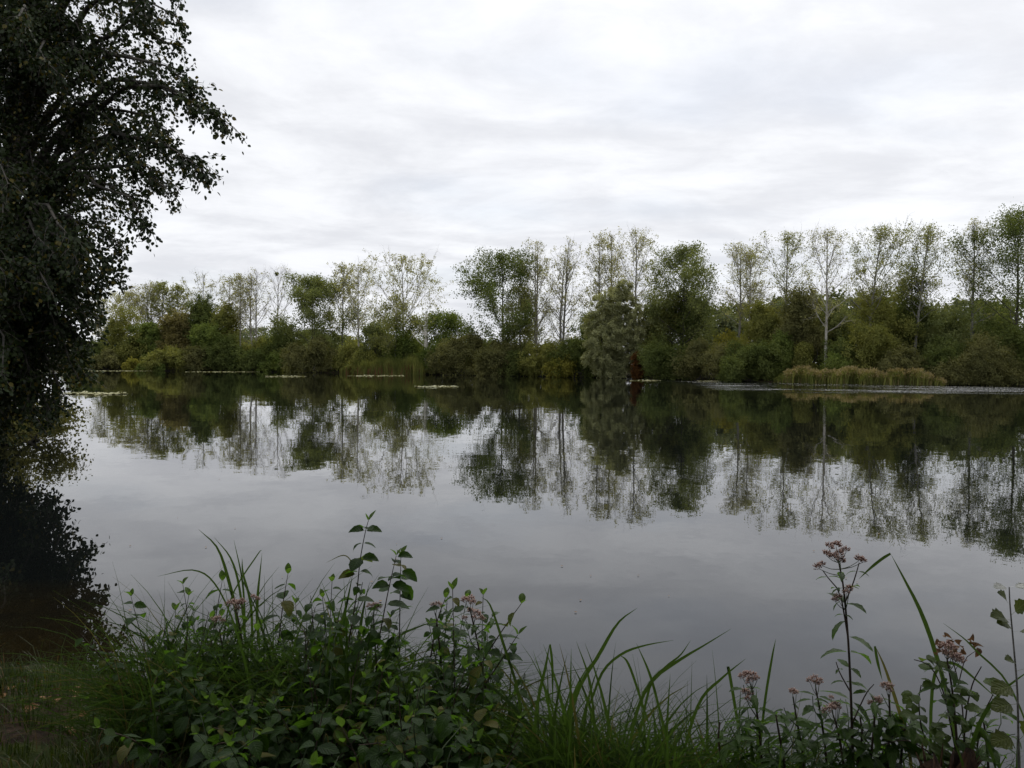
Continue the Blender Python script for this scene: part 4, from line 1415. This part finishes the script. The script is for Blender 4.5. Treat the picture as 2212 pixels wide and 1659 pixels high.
def agrimony(pts, Y, heads, label, seed, Y2=None, spacing=0.05, size=1.15, side=(), s0=0.05, extra=()):
    """hemp agrimony: stem through picture points at depth Y; heads = [(px,py,scale)] on short stalks"""
    rng = np.random.default_rng(seed)
    path = spline(px_path(pts, Y, Y2), 18)
    root = empty('hemp_agrimony', path[0])
    tb = Tubes()
    tb.add(path, np.linspace(0.0058, 0.0028, 18), 6)
    tb.obj('stem', M['stem_red'], root)
    lv = Leaves(T_AGRI, 'agri')
    dress(path, lv, None, rng, s0=s0, spacing=spacing, droop=0.55, size=size, taper=0.45)
    if not side:
        for fr in (0.35, 0.5, 0.62, 0.76):
            p0, t0 = poly_at(path, fr)
            dx = rng.choice([-1, 1]) * rng.uniform(0.05, 0.09)
            b = spline([p0, p0 + np.array([dx * 0.6, rng.normal() * 0.03, 0.05]), p0 + np.array([dx, rng.normal() * 0.05, rng.uniform(0.09, 0.14)])], 6)
            t2 = Tubes()
            t2.add(b, np.linspace(0.0026, 0.0014, 6), 4)
            t2.obj('side_branch', M['stem_green'], root)
            dress(b, lv, None, rng, s0=0.2, spacing=0.032, droop=0.4, size=0.85, taper=0.3)
    for j, sp_ in enumerate(side):
        b = spline(px_path(sp_, Y + rng.uniform(-0.05, 0.05)), 8)
        t2 = Tubes()
        t2.add(b, np.linspace(0.003, 0.0016, 8), 4)
        t2.obj('side_branch', M['stem_red'], root)
        dress(b, lv, None, rng, s0=0.25, spacing=0.05, droop=0.3, size=0.6, taper=0.3)
    lv.build(root, 90)
    for j, (hx, hy, sc) in enumerate(heads):
        yj = Y + rng.uniform(-0.03, 0.03)
        p = np.array(at(hx, hy, yj))
        near = min(range(len(path)), key=lambda i: abs(np.linalg.norm(path[i] - p) - 0.055) + (2 if path[i][2] > p[2] - 0.01 else 0))
        st = Tubes()
        st.add(spline([path[near], (path[near] + p) / 2 + np.array([0, 0, -0.006]), p], 5), [0.0018, 0.0016, 0.0013, 0.0012, 0.001], 4)
        st.obj('flower_stalk', M['stem_green'], root)
        add_head(root, p, (rng.normal() * 0.25, rng.normal() * 0.2, 1), sc, j + seed)
    tag(root, label, 'wildflower', 'pink-brown hemp agrimony flowers')
    return root


agrimony([(1850, 1760), (1842, 1620), (1838, 1500), (1832, 1380), (1822, 1270), (1812, 1215)], 3.0,
         [(1790, 1184, 1.0), (1806, 1180, 1.1), (1785, 1200, 1.0), (1812, 1200, 1.1), (1828, 1192, 0.95), (1800, 1206, 1.1), (1815, 1212, 0.9),
          (1768, 1228, 1.0), (1776, 1222, 0.8), (1856, 1211, 1.0), (1865, 1214, 0.7), (1835, 1275, 1.0), (1828, 1282, 0.8), (1810, 1293, 0.9), (1803, 1298, 0.7)],
         'tallest hemp agrimony with brown-pink flower heads standing clear against the water', 61, spacing=0.06,
         side=([(1832, 1380), (1815, 1285), (1790, 1250), (1777, 1232)], [(1826, 1300), (1842, 1262), (1852, 1230), (1856, 1215)], [(1840, 1500), (1815, 1455), (1806, 1430)], [(1842, 1560), (1870, 1500), (1888, 1478)]))
agrimony([(1650, 1780), (1645, 1640), (1635, 1540), (1622, 1480)], 3.1,
         [(1604, 1464, 0.9), (1616, 1460, 1.0), (1628, 1462, 1.0), (1622, 1472, 1.0), (1636, 1468, 0.8), (1612, 1497, 0.9), (1622, 1505, 0.9), (1615, 1512, 0.8)],
         'hemp agrimony with two pink heads above the sedges, nearest the dogwood shrubs', 62, spacing=0.055)
agrimony([(1740, 1780), (1735, 1640), (1722, 1560), (1713, 1505)], 3.15, [(1712, 1497, 0.9), (1720, 1499, 0.8)], 'thin hemp agrimony with one very small pink head among sedges', 63, size=0.7)
agrimony([(1790, 1780), (1785, 1640), (1772, 1540), (1762, 1488)], 3.1, [(1750, 1474, 0.9), (1760, 1468, 0.9), (1770, 1474, 0.9), (1762, 1478, 0.8)], 'hemp agrimony with a three-part pink head close left of the tallest one', 64)
agrimony([(1830, 1780), (1822, 1650), (1810, 1580), (1800, 1545)], 3.0, [(1786, 1538, 1.0), (1796, 1532, 1.0), (1806, 1526, 0.9), (1796, 1510, 0.7), (1810, 1533, 0.8)], 'hemp agrimony with a broad pink head low at the foot of the tallest one', 65)
agrimony([(1870, 1780), (1880, 1650), (1888, 1570), (1890, 1530)], 2.95, [(1882, 1522, 0.8), (1892, 1516, 0.9), (1900, 1514, 0.8)], 'hemp agrimony with a small head just right of the tallest stem', 66)
agrimony([(1915, 1780), (1918, 1640), (1922, 1550), (1920, 1500)], 2.95, [(1914, 1484, 0.9), (1924, 1486, 0.9), (1920, 1494, 0.8)], 'hemp agrimony with a single head beside the folded short blade', 67)
agrimony([(2075, 1780), (2068, 1620), (2058, 1500), (2046, 1425)], 2.9, [(2036, 1402, 1.1), (2050, 1398, 1.1), (2060, 1404, 0.9), (2066, 1424, 1.2), (2072, 1432, 1.2), (2054, 1420, 1.1), (2044, 1412, 0.8)], 'hemp agrimony with a faded head under curled brown leaves', 68)
for k_, (pp_, lab_) in enumerate([
        ([(1700, 1780), (1695, 1660), (1682, 1580), (1676, 1545)], 'flowerless leafy agrimony stem between the first two low flowering ones'),
        ([(1860, 1780), (1852, 1660), (1862, 1590), (1858, 1550)], 'flowerless leafy agrimony stem close behind the tallest one'),
        ([(1950, 1780), (1945, 1660), (1955, 1570), (1960, 1520)], 'flowerless leafy agrimony stem left of the bramble'),
        ([(1985, 1790), (1992, 1690), (1990, 1630), (1995, 1600)], 'short leafy agrimony stem left of the rotten stump'),
        ([(2140, 1790), (2135, 1660), (2128, 1580), (2120, 1540)], 'flowerless leafy agrimony stem right of the rotten stump'),
        ([(1560, 1780), (1560, 1660), (1552, 1600), (1555, 1560)], 'short leafy agrimony stem in the lower sedge tussock')]):
    agrimony(pp_, 2.98, [], lab_, 160 + k_, spacing=0.045, size=1.2)
agrimony([(545, 1560), (530, 1430), (515, 1340), (508, 1318)], 3.75, [(496, 1308, 1.2), (506, 1304, 1.1), (518, 1308, 1.2), (512, 1318, 1.0), (522, 1302, 1.0), (548, 1292, 0.9), (556, 1296, 0.7)], 'hemp agrimony with pale pink heads deep in the middle dogwood shrub', 69, size=0.8)
agrimony([(500, 1560), (485, 1430), (474, 1360)], 3.7, [(462, 1342, 1.0), (472, 1340, 1.1), (482, 1344, 0.9)], 'hemp agrimony with one cream head low in the left dogwood shrub', 70, size=0.8)
agrimony([(1060, 1560), (1040, 1430), (1022, 1345), (1014, 1312)], 3.5, [(1006, 1300, 1.1), (1016, 1298, 1.2), (1022, 1304, 0.9), (1018, 1322, 1.0), (1028, 1328, 1.1), (1024, 1338, 0.9), (1040, 1340, 1.0), (1004, 1338, 0.8)], 'hemp agrimony with cream-pink seed heads over the slanting dogwood shoots', 71, size=0.8)
agrimony([(960, 1540), (950, 1400), (941, 1325)], 3.55, [(936, 1310, 0.9), (945, 1308, 0.9)], 'hemp agrimony with one small cream head behind the slanting dogwood shoots', 72, size=0.7)
agrimony([(820, 1540), (812, 1420), (806, 1322)], 3.6, [(798, 1312, 0.9), (810, 1310, 1.0), (818, 1314, 0.9)], 'hemp agrimony with a rusty flat head below the tall thin shoot', 73, size=0.7)


# ------------------------------------------------------------------ sedges
def blade_mesh(path, w0, fold=0.25, face=None):
    """long strap blade: V-folded, tapering to a point"""
    path = np.asarray(path)
    n = len(path)
    t = np.gradient(path, axis=0)
    t /= np.linalg.norm(t, axis=1)[:, None] + 1e-9
    side = np.cross(t, np.array([0.05, 1.0, 0.1]) if face is None else face)
    side /= np.linalg.norm(side, axis=1)[:, None] + 1e-9
    nn = np.cross(side, t)
    s = np.linspace(0, 1, n)
    w = w0 * 0.5 * np.minimum(1, (1 - s) * 2.2) ** 0.8 * (0.75 + 0.25 * np.minimum(1, s * 5))
    w[-1] = 0.0003
    a = path - side * w[:, None] + nn * (w * fold)[:, None]
    b = path
    c = path + side * w[:, None] + nn * (w * fold)[:, None]
    V = np.stack([a, b, c], 1).reshape(-1, 3)
    UV = np.stack([np.stack([np.full(n, u), s], -1) for u in (0.0, 0.5, 1.0)], 1).reshape(-1, 2)
    F = []
    for r in range(n - 1):
        for q in range(2):
            i = r * 3 + q
            F.append([i, i + 1, i + 4, i + 3])
    return V, np.array(F), UV


def add_blade(root, path, w0, mat='blade', **kw):
    V, F, UV = blade_mesh(path, w0, **kw)
    return mesh_obj('blade', V, [F], M[mat], root, UV, True)


def sedge(pxb, Y, n, hgt, label, seed, given=(), spreadpx=50, wide=0.011, name='sedge_tussock', dirx=0.0, fine=380):
    rng = np.random.default_rng(seed)
    b0 = at(pxb, 1600, Y)
    z0 = max(gz(b0.x, Y), -0.1)
    root = empty(name, (b0.x, Y, z0))
    sp_ = spreadpx / FPX * Y
    for k in range(int(n * 1.6)):
        base = np.array([b0.x + rng.normal() * sp_ * 0.6, Y + rng.normal() * 0.12, z0 - 0.04])
        az = rng.uniform(0, 6.28)
        hx = math.cos(az) * 0.75 + dirx
        hy = math.sin(az) * 0.6
        L = hgt * rng.uniform(0.55, 1.2)
        arch = rng.uniform(0.15, 1.15) ** 1.1
        t = np.linspace(0, 1, 9)
        out = L * (0.10 * t + arch * 0.85 * t ** 2.3)
        z = L * (t - arch * 0.52 * t ** 2.6)
        path = base + np.stack([hx * out, hy * out, z], -1)
        if rng.uniform() < 0.1:
            i = rng.integers(5, 7)
            for q in range(i, 9):
                path[q] = path[i - 1] + np.array([hx * 0.05 * (q - i + 1) * L, 0, -0.09 * (q - i + 1) * L])
        add_blade(root, path, wide * rng.uniform(0.6, 1.75), face=np.array([rng.normal() * 0.7, 1.0, rng.normal() * 0.2]))
    if fine:
        VV, FF, UU, off = [], [], [], 0
        for k in range(fine):
            base = np.array([b0.x + rng.normal() * sp_ * 1.05, Y + rng.normal() * 0.16, z0 - 0.04])
            az = rng.uniform(0, 6.28)
            hx, hy = math.cos(az) + dirx, math.sin(az) * 0.7
            L = hgt * rng.uniform(0.45, 1.1)
            arch = rng.uniform(0.3, 1.4)
            t = np.linspace(0, 1, 8)
            path = base + np.stack([hx * L * (0.12 * t + arch * 0.7 * t ** 2.2), hy * L * (0.12 * t + arch * 0.7 * t ** 2.2), L * (t - arch * 0.48 * t ** 2.5)], -1)
            V, F, UV = blade_mesh(path, rng.uniform(0.0024, 0.0068), face=np.array([rng.normal() * 0.8, 1.0, rng.normal() * 0.4]))
            VV.append(V)
            FF.append(F + off)
            UU.append(UV)
            off += len(V)
        tag(mesh_obj('fine_blades', np.concatenate(VV), [np.concatenate(FF)], M['blade'], root, np.concatenate(UU), True), kind='stuff')
    for pts, w in given:
        path = spline(px_path(pts, Y + rng.uniform(-0.1, 0.1)), 14)
        add_blade(root, path, w)
    tag(root, label, 'sedge', 'sedge tussocks along the water')
    return root


sedge(1205, 3.25, 34, 0.78, 'sedge tussock closest to the dogwood shrubs with one sharply folded blade', 81,
      given=[([(1150, 1700), (1159, 1537), (1179, 1438), (1187, 1392)], 0.013), ([(1188, 1392), (1193, 1438), (1194, 1537)], 0.010)], dirx=-0.25)
sedge(1265, 3.15, 36, 0.8, 'sedge tussock with the highest long blade arching over the water', 82,
      given=[([(1190, 1720), (1241, 1512), (1295, 1413), (1335, 1346), (1377, 1313)], 0.015), ([(1232, 1700), (1232, 1530), (1234, 1400)], 0.010), ([(1290, 1640), (1275, 1480), (1245, 1385)], 0.009)])
sedge(1345, 3.2, 36, 0.78, 'sedge tussock between the highest arching blade and the two long bent blades', 83,
      given=[([(1275, 1520), (1303, 1450), (1345, 1412), (1395, 1394), (1455, 1383)], 0.011), ([(1400, 1560), (1360, 1440), (1338, 1414)], 0.010)])
sedge(1430, 3.1, 38, 0.78, 'middle sedge tussock with two long blades bent far to one side', 84,
      given=[([(1355, 1640), (1375, 1540), (1410, 1470), (1470, 1425), (1520, 1395), (1580, 1358)], 0.013), ([(1380, 1600), (1405, 1480), (1440, 1440), (1470, 1415), (1492, 1383)], 0.010), ([(1440, 1600), (1408, 1470), (1375, 1390)], 0.010)])
sedge(1515, 3.2, 36, 0.7, 'lower sedge tussock just before the first low agrimony', 85, given=[([(1470, 1650), (1510, 1520), (1560, 1465), (1612, 1422)], 0.013), ([(1600, 1600), (1575, 1450), (1572, 1455)], 0.012)])
sedge(1600, 3.1, 34, 0.68, 'sedge tussock around the stem of the first low agrimony', 86, given=[([(1640, 1640), (1652, 1520), (1668, 1420), (1676, 1380)], 0.010)])
sedge(1690, 3.05, 32, 0.62, 'sedge tussock between the first low agrimony and the tallest one', 87, dirx=0.3)
sedge(1775, 3.0, 30, 0.62, 'sedge tussock at the foot of the tallest agrimony', 88, dirx=0.2)
sedge(1935, 2.95, 18, 0.62, 'thin sedge tussock with a short upright folded blade', 89, wide=0.014,
      given=[([(1975, 1720), (1960, 1600), (1918, 1460), (1891, 1396)], 0.013), ([(1890, 1396), (1896, 1430), (1906, 1470)], 0.010)])
sedge(2030, 2.9, 22, 0.66, 'sedge tussock with the tall blade snapped over at its top', 90, wide=0.015,
      given=[([(2085, 1750), (2060, 1560), (2022, 1413), (1990, 1323), (1955, 1254), (1925, 1198)], 0.016), ([(1924, 1196), (1905, 1208), (1880, 1228), (1855, 1251)], 0.011),
             ([(2010, 1700), (2013, 1500), (2030, 1440), (2065, 1435), (2110, 1470), (2160, 1515)], 0.013)])
sedge(2130, 2.85, 24, 0.66, 'wide-bladed sedge tussock beside the reddish rotten stump', 91, wide=0.016,
      given=[([(2240, 1620), (2180, 1480), (2112, 1409), (2082, 1379), (2037, 1346)], 0.007), ([(2080, 1720), (2110, 1580), (2160, 1500), (2235, 1440)], 0.016), ([(2110, 1560), (2140, 1620), (2160, 1700)], 0.012)])
sedge(2210, 2.8, 18, 0.6, 'sedge tussock cut by the right edge below the pale sapling', 92, wide=0.014)
# blades standing up through the dogwood
sedge(500, 3.85, 16, 0.62, 'clump of wide sedge blades rising out of the left dogwood shrub', 93, spreadpx=45, wide=0.015,
      given=[([(520, 1460), (512, 1340), (495, 1260), (470, 1185), (428, 1143)], 0.017), ([(535, 1440), (520, 1290), (500, 1210), (462, 1160)], 0.012), ([(530, 1420), (525, 1270), (505, 1165)], 0.010), ([(545, 1420), (542, 1310), (525, 1240), (523, 1205)], 0.013),
             ([(560, 1400), (555, 1310), (566, 1195)], 0.015), ([(520, 1380), (470, 1270), (420, 1232), (340, 1245)], 0.009), ([(480, 1400), (500, 1290), (555, 1200), (566, 1188)], 0.007)])
sedge(745, 3.55, 14, 0.85, 'clump of dark sedge blades behind the tall thin dogwood shoot', 94, spreadpx=35, wide=0.012, given=[([(720, 1400), (745, 1320), (762, 1240)], 0.012), ([(770, 1230), (745, 1200), (705, 1215)], 0.005)])
sedge(1035, 3.4, 12, 0.6, 'few sedge blades crossing the slanting dogwood shoots', 95, spreadpx=40, wide=0.010, given=[([(1135, 1640), (1120, 1500), (1090, 1400), (1060, 1310), (1040, 1290)], 0.012)])


sedge(340, 3.65, 12, 0.7, 'thin sedge tuft at the muddy end of the left dogwood shrub', 96, spreadpx=40, wide=0.009, given=[([(300, 1560), (260, 1440), (215, 1340)], 0.008)])
sedge(620, 3.6, 18, 0.9, 'sedge tuft rising between the left and middle dogwood shrubs', 97, spreadpx=90, wide=0.010, fine=620)
sedge(880, 3.45, 16, 0.78, 'sedge tuft rising between the middle dogwood shrub and the slanting one', 98, spreadpx=90, wide=0.010, fine=520)
sedge(430, 3.7, 20, 0.92, 'sedge tuft behind the left dogwood shrub with thin leaning blades', 99, spreadpx=85, wide=0.008, fine=620)

# ------------------------------------------------------------------ sapling, bramble, dried leaves, stump
def sapling():
    rng = np.random.default_rng(111)
    Y = 2.75
    path = spline(px_path([(2205, 1800), (2200, 1620), (2198, 1500), (2190, 1400), (2182, 1310), (2180, 1268)], Y), 16)
    root = empty('poplar_sapling', path[0])
    tb = Tubes()
    tb.add(path, np.linspace(0.0046, 0.0018, 16), 6)
    tb.obj('stem', M['stem_grey'], root)
    lv = Leaves(T_SAP, 'sap_leaf')
    for (sx, sy, tx, ty, sc) in [(2180, 1306, 2160, 1275, 0.9), (2183, 1330, 2205, 1310, 1.0), (2184, 1340, 2150, 1330, 1.15), (2186, 1350, 2165, 1345, 1.0), (2190, 1365, 2212, 1362, 1.0), (2196, 1430, 2165, 1420, 0.7), (2198, 1480, 2150, 1490, 1.3), (2200, 1520, 2130, 1530, 1.25), (2200, 1600, 2230, 1570, 1.2), (2200, 1590, 2140, 1605, 1.3), (2196, 1450, 2225, 1440, 1.1)]:
        a, b = np.array(at(sx, sy, Y)), np.array(at(tx, ty, Y - 0.03))
        lv.add(a, b - a, np.array([rng.normal() * 0.3, -0.55, 0.8]), sc, rng=rng)
    lv.build(root, 40)
    wl = Leaves(T_SAP, 'white_leaf')
    for dx in (-1, 1, 0.2):
        wl.add(path[-1], np.array([dx, -0.3, 0.12]), np.array([0.1, -0.35, 1.0]), 0.75, rng=rng)
    wl.build(root, 5)
    tag(root, 'thin grey-stemmed sapling with a whitish top leaf at the right edge', 'sapling')


sapling()


def bramble():
    rng = np.random.default_rng(121)
    Y = 2.95
    root = empty('bramble', at(2060, 1700, Y))
    lv = Leaves(T_BRAM, 'bramble')
    for pts in ([(2090, 1720), (2060, 1600), (2040, 1500), (2010, 1440), (1975, 1425)], [(2080, 1700), (2085, 1560), (2100, 1480), (2120, 1440)], [(2070, 1700), (2000, 1600), (1985, 1520), (1990, 1480)], [(2100, 1700), (2120, 1560), (2145, 1500)], [(2050, 1720), (2020, 1640), (1960, 1600), (1900, 1610)]):
        path = spline(px_path(pts, Y, Y - 0.06), 10)
        tb = Tubes()
        tb.add(path, np.linspace(0.0035, 0.0018, 10), 5)
        tb.obj('cane', M['stem_red'], root)
        L = np.sum(np.linalg.norm(np.diff(path, axis=0), axis=1))
        for k in range(int(L / 0.055)):
            s = min(0.99, 0.25 + 0.75 * (k + 0.5) / (L / 0.055))
            p, t = poly_at(path, s)
            az = rng.uniform(0, 6.28)
            h = np.array([math.cos(az), math.sin(az), 0.1])
            q = p + h * 0.03
            for off in (-0.9, 0, 0.9):
                d = np.array([math.cos(az + off), math.sin(az + off), -0.15 + rng.normal() * 0.2])
                lv.add(q, d, np.array([rng.normal() * 0.3, -0.4, 0.9]), rng.uniform(0.6, 1.0), rng=rng)
    lv.build(root, 90)
    tag(root, 'light green bramble with rounded leaves round the faded agrimony', 'bramble')
    # dried curled leaves on their own dead twig
    r2 = empty('dried_plant', at(2075, 1520, Y))
    path = spline(px_path([(2085, 1640), (2078, 1520), (2062, 1440), (2048, 1400)], Y), 8)
    tb = Tubes()
    tb.add(path, np.linspace(0.003, 0.0015, 8), 4)
    tb.add(spline(px_path([(2070, 1480), (2085, 1425), (2110, 1405)], Y), 6), np.linspace(0.0022, 0.001, 6), 4)
    tb.obj('stem', M['stem_red'], r2)
    dl = Leaves(T_DRY, 'dry_leaf')
    for (px, py) in [(2020, 1398), (2030, 1390), (2027, 1380), (2042, 1378), (2044, 1392), (2036, 1400), (2058, 1392), (2064, 1385), (2080, 1382), (2090, 1390), (2075, 1400), (2105, 1402), (2096, 1378), (2060, 1402), (2070, 1410), (2112, 1398)]:
        dl.add(np.array(at(px, py, Y + rng.uniform(-0.03, 0.03))), rng.normal(size=3) + np.array([0, 0, -0.3]), rng.normal(size=3) + np.array([0, -0.6, 0.2]), rng.uniform(0.55, 1.0), rng=rng)
    dl.build(r2, 30)
    tag(r2, 'dead twig with curled brown leaves above the bramble', 'dry plant')


bramble()


def stump():
    """reddish crumbling stump at the water's edge"""
    rng = np.random.default_rng(131)
    c = np.array(at(2050, 1668, 2.75))
    root = empty('rotten_stump', (c[0], c[1], 0.02))
    nr, na = 9, 72
    V = []
    for i in range(nr):
        f = i / (nr - 1)
        for j in range(na):
            a = j / na * 6.283
            r = (0.105 - 0.03 * f) * (1 + 0.16 * math.sin(a * 5 + 1.3 * f) + 0.10 * math.sin(a * 11 + 2) + rng.normal() * 0.05)
            top = c[2] + 0.06 * math.sin(a * 2 + 0.8) + 0.016 * math.sin(a * 9) + rng.normal() * 0.008
            V.append([c[0] + r * math.cos(a), c[1] + r * math.sin(a) * 0.9, 0.0 + f * top])
    for i, (rr, dz) in enumerate(((0.6, -0.02), (0.3, -0.05))):
        for j in range(na):
            a = j / na * 6.283
            b = V[(nr - 1) * na + j]
            V.append([c[0] + (b[0] - c[0]) * rr, c[1] + (b[1] - c[1]) * rr, b[2] * 0.6 + (c[2]) * 0.4 + dz + rng.normal() * 0.014])
    V.append([c[0], c[1], c[2] - 0.06])
    F = [[i * na + j, i * na + (j + 1) % na, (i + 1) * na + (j + 1) % na, (i + 1) * na + j] for i in range(nr + 1) for j in range(na)]
    T = [[(nr + 1) * na + j, (nr + 1) * na + (j + 1) % na, len(V) - 1] for j in range(na)]
    mesh_obj('wood', np.array(V), [np.array(F), np.array(T)], M['rotten'], root)
    for k in range(16):
        a = rng.uniform(0, 6.283)
        b = c + np.array([math.cos(a) * 0.085, math.sin(a) * 0.08, -0.02])
        tb = Tubes()
        tb.add([b, b + np.array([math.cos(a) * 0.01, 0, 0.04]), b + np.array([math.cos(a) * 0.03, 0, rng.uniform(0.06, 0.1)])], [0.005, 0.004, 0.001], 4)
        tb.obj('splinter', M['rotten'], root)
    tag(root, 'reddish brown crumbling stump among the wide sedge blades', 'stump')


stump()


# ------------------------------------------------------------------ bank grass, fallen leaves
def bank_grass():
    rng = np.random.default_rng(141)
    n = 52000
    X = rng.uniform(-4.6, 1.9, n)
    Y = rng.uniform(1.5, 5.3, n)
    dn = near_shore(X) - Y
    pat = wob(X, Y, 2.1, 7) + 0.5 * wob(X, Y, 5.3, 3)
    bare = (pat < -0.25) & (X < -1.7) & (Y > 2.9)
    keep = (dn > 0.02) & (~bare | (rng.uniform(size=n) < 0.10))
    X, Y = X[keep], Y[keep]
    n = len(X)
    Z = ground_z(X, Y)
    tuft = 0.5 + 0.5 * wob(X, Y, 6.5, 9)
    h = rng.uniform(0.03, 0.085, n) * (0.6 + 1.1 * tuft) * np.where(rng.uniform(size=n) < 0.06, 2.2, 1)
    az = rng.uniform(0, 6.283, n)
    out = h * rng.uniform(0.2, 1.0, n)
    d = np.stack([np.cos(az), np.sin(az), np.zeros(n)], -1)
    s = np.stack([-np.sin(az), np.cos(az), np.zeros(n)], -1) * rng.uniform(0.0012, 0.0032, n)[:, None]
    B = np.stack([X, Y, Z - 0.005], -1)
    up = np.array([0, 0, 1.0])
    Mi = B + d * out[:, None] * 0.3 + up * (h * 0.62)[:, None]
    T = B + d * out[:, None] + up * (h * 0.9)[:, None]
    V = np.stack([B - s, B + s, Mi + s * 0.8, Mi - s * 0.8, T], 1).reshape(-1, 3)
    i = np.arange(n)[:, None] * 5
    tag(mesh_obj('grass', V, [i + np.array([[0, 1, 2, 3]]), i + np.array([[3, 2, 4]])], M['grass']), 'short wet grass on the near bank', 'grass', kind='stuff')


bank_grass()


def fallen_leaves():
    rng = np.random.default_rng(151)
    ms = []
    for k in range(4):
        V, F, UV = T_FALL[k]
        ms.append(make_mesh('fallen_leaf', V, [F], M['fallen'], UV, True))
    spots = [(12, 1462), (20, 1535), (70, 1528), (92, 1520), (85, 1540), (120, 1505), (150, 1490), (118, 1420), (160, 1412), (205, 1430), (60, 1415), (105, 1402), (185, 1508), (215, 1395), (30, 1500), (140, 1538), (48, 1560), (170, 1450), (235, 1480), (130, 1466)]
    for k, (px, py) in enumerate(spots):
        d = ray(px, py)
        s = -(CAM_H - 0.3) / d.z
        p = Vector((d.x * s, d.y * s, 0))
        p.z = gz(p.x, p.y) + 0.012 + rng.uniform(0, 0.012)
        o = bpy.data.objects.new('fallen_leaf', ms[k % 4])
        COL.objects.link(o)
        o.location = p
        o.rotation_euler = (rng.normal() * 0.3, rng.normal() * 0.3, rng.uniform(0, 6.28))
        o.scale = [rng.uniform(0.7, 1.2)] * 3
        tag(o, 'brown fallen leaf lying on the muddy near bank', 'fallen leaf', 'fallen leaves on the muddy bank')


fallen_leaves()


# ------------------------------------------------------------------ unseen tree and bushes added to shade the near bank
def unseen_shade_tree():
    rng = np.random.default_rng(171)
    base = np.array([3.4, -2.6, gz(3.4, -2.6) - 0.1])
    root = empty('unseen_shade_tree', base)
    tb = Tubes()
    tp = np.array([base, base + [0, 0.1, 2.5], base + [-0.2, 0.3, 5.5], base + [-0.3, 0.4, 9], base + [-0.3, 0.5, 12]])
    tb.add(tp, [0.38, 0.29, 0.24, 0.15, 0.03], 10)
    P = []
    for k in range(64):
        a = k * 2.399
        r = 10.5 * math.sqrt((k + 0.5) / 64)
        c = np.array([base[0] - 2.2 + r * math.cos(a), base[1] + 0.3 + 0.86 * r * math.sin(a), rng.uniform(6.0, 9.5)])
        st = np.array([tp[2][0], tp[2][1], min(11, c[2] - 0.28 * r + 1.0)])
        m = (st + c) / 2 + np.array([0, 0, 0.7])
        tb.add(spline([st, m, c], 7), np.linspace(0.09, 0.015, 7), 5)
        P.append(c + rng.normal(size=(420, 3)) * np.array([0.95, 0.95, 0.5]))
    P = np.concatenate(P)
    ok = (P[:, 2] > 5.6) & (P[:, 2] > 2.6 + 0.52 * P[:, 1])
    P = P[ok]
    tb.obj('trunk', M['bark_dark'], root)
    V, F = leaf_quads(P, 0.24, rng, bias=np.array([0, 0, 0.8]), aspect=0.8)
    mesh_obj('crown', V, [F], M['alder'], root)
    tag(root, 'added unseen tree behind the viewpoint whose crown shades the near bank', 'tree')


unseen_shade_tree()


def unseen_shade_thicket(x0, x1, y, seed, label):  # unseen bushes, added to block low sky light from behind the camera
    """added bushes, out of view behind the viewpoint"""
    rng = np.random.default_rng(seed)
    xc = (x0 + x1) / 2
    root = empty('unseen_shade_thicket', (xc, y, gz(xc, y)))
    P, tb = [], Tubes()
    for k in range(26):
        c = np.array([rng.uniform(x0, x1), y + rng.uniform(-0.8, 0.8), rng.uniform(0.5, 5.6)])
        P.append(c + unit(rng.normal(size=(240, 3))) * rng.uniform(0.3, 1.15, (240, 1)))
        b = np.array([xc + (c[0] - xc) * 0.5, y, gz(xc, y) - 0.05])
        tb.add(spline([b, (b + c) / 2 + [0, 0, 0.3], c], 6), np.linspace(0.06, 0.012, 6), 5)
    V, F = leaf_quads(np.concatenate(P), 0.22, rng, aspect=0.8)
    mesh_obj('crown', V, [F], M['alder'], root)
    tb.obj('trunk', M['bark_dark'], root)
    tag(root, label, 'bush', 'added unseen shading thicket behind the viewpoint')


unseen_shade_thicket(-9.5, -3.5, -3.0, 181, 'added unseen shading bush behind the viewpoint on the muddy side of the bank')
unseen_shade_thicket(-3.8, 2.2, -3.6, 182, 'added unseen shading bush directly behind the viewpoint')
unseen_shade_thicket(1.8, 8.5, -3.2, 183, 'added unseen shading bush behind the viewpoint on the sapling side of the bank')


def floating_leaves():
    rng = np.random.default_rng(191)
    V, F, UV = T_FALL[1]
    flat = V * np.array([1, 1, 0.15])
    me = make_mesh('floating_leaf', flat, [F], M['fallen'], UV, True)
    for k in range(26):
        p = on_water(rng.uniform(230, 1900), rng.uniform(990, 1330))
        o = bpy.data.objects.new('floating_leaf', me)
        COL.objects.link(o)
        o.location = (p.x, p.y, 0.008)
        o.rotation_euler = (0, 0, rng.uniform(0, 6.28))
        o.scale = [rng.uniform(0.22, 0.55)] * 3
        tag(o, 'tiny dead leaf floating on the open lake', 'floating leaf', 'dead leaves floating on the lake')


floating_leaves()
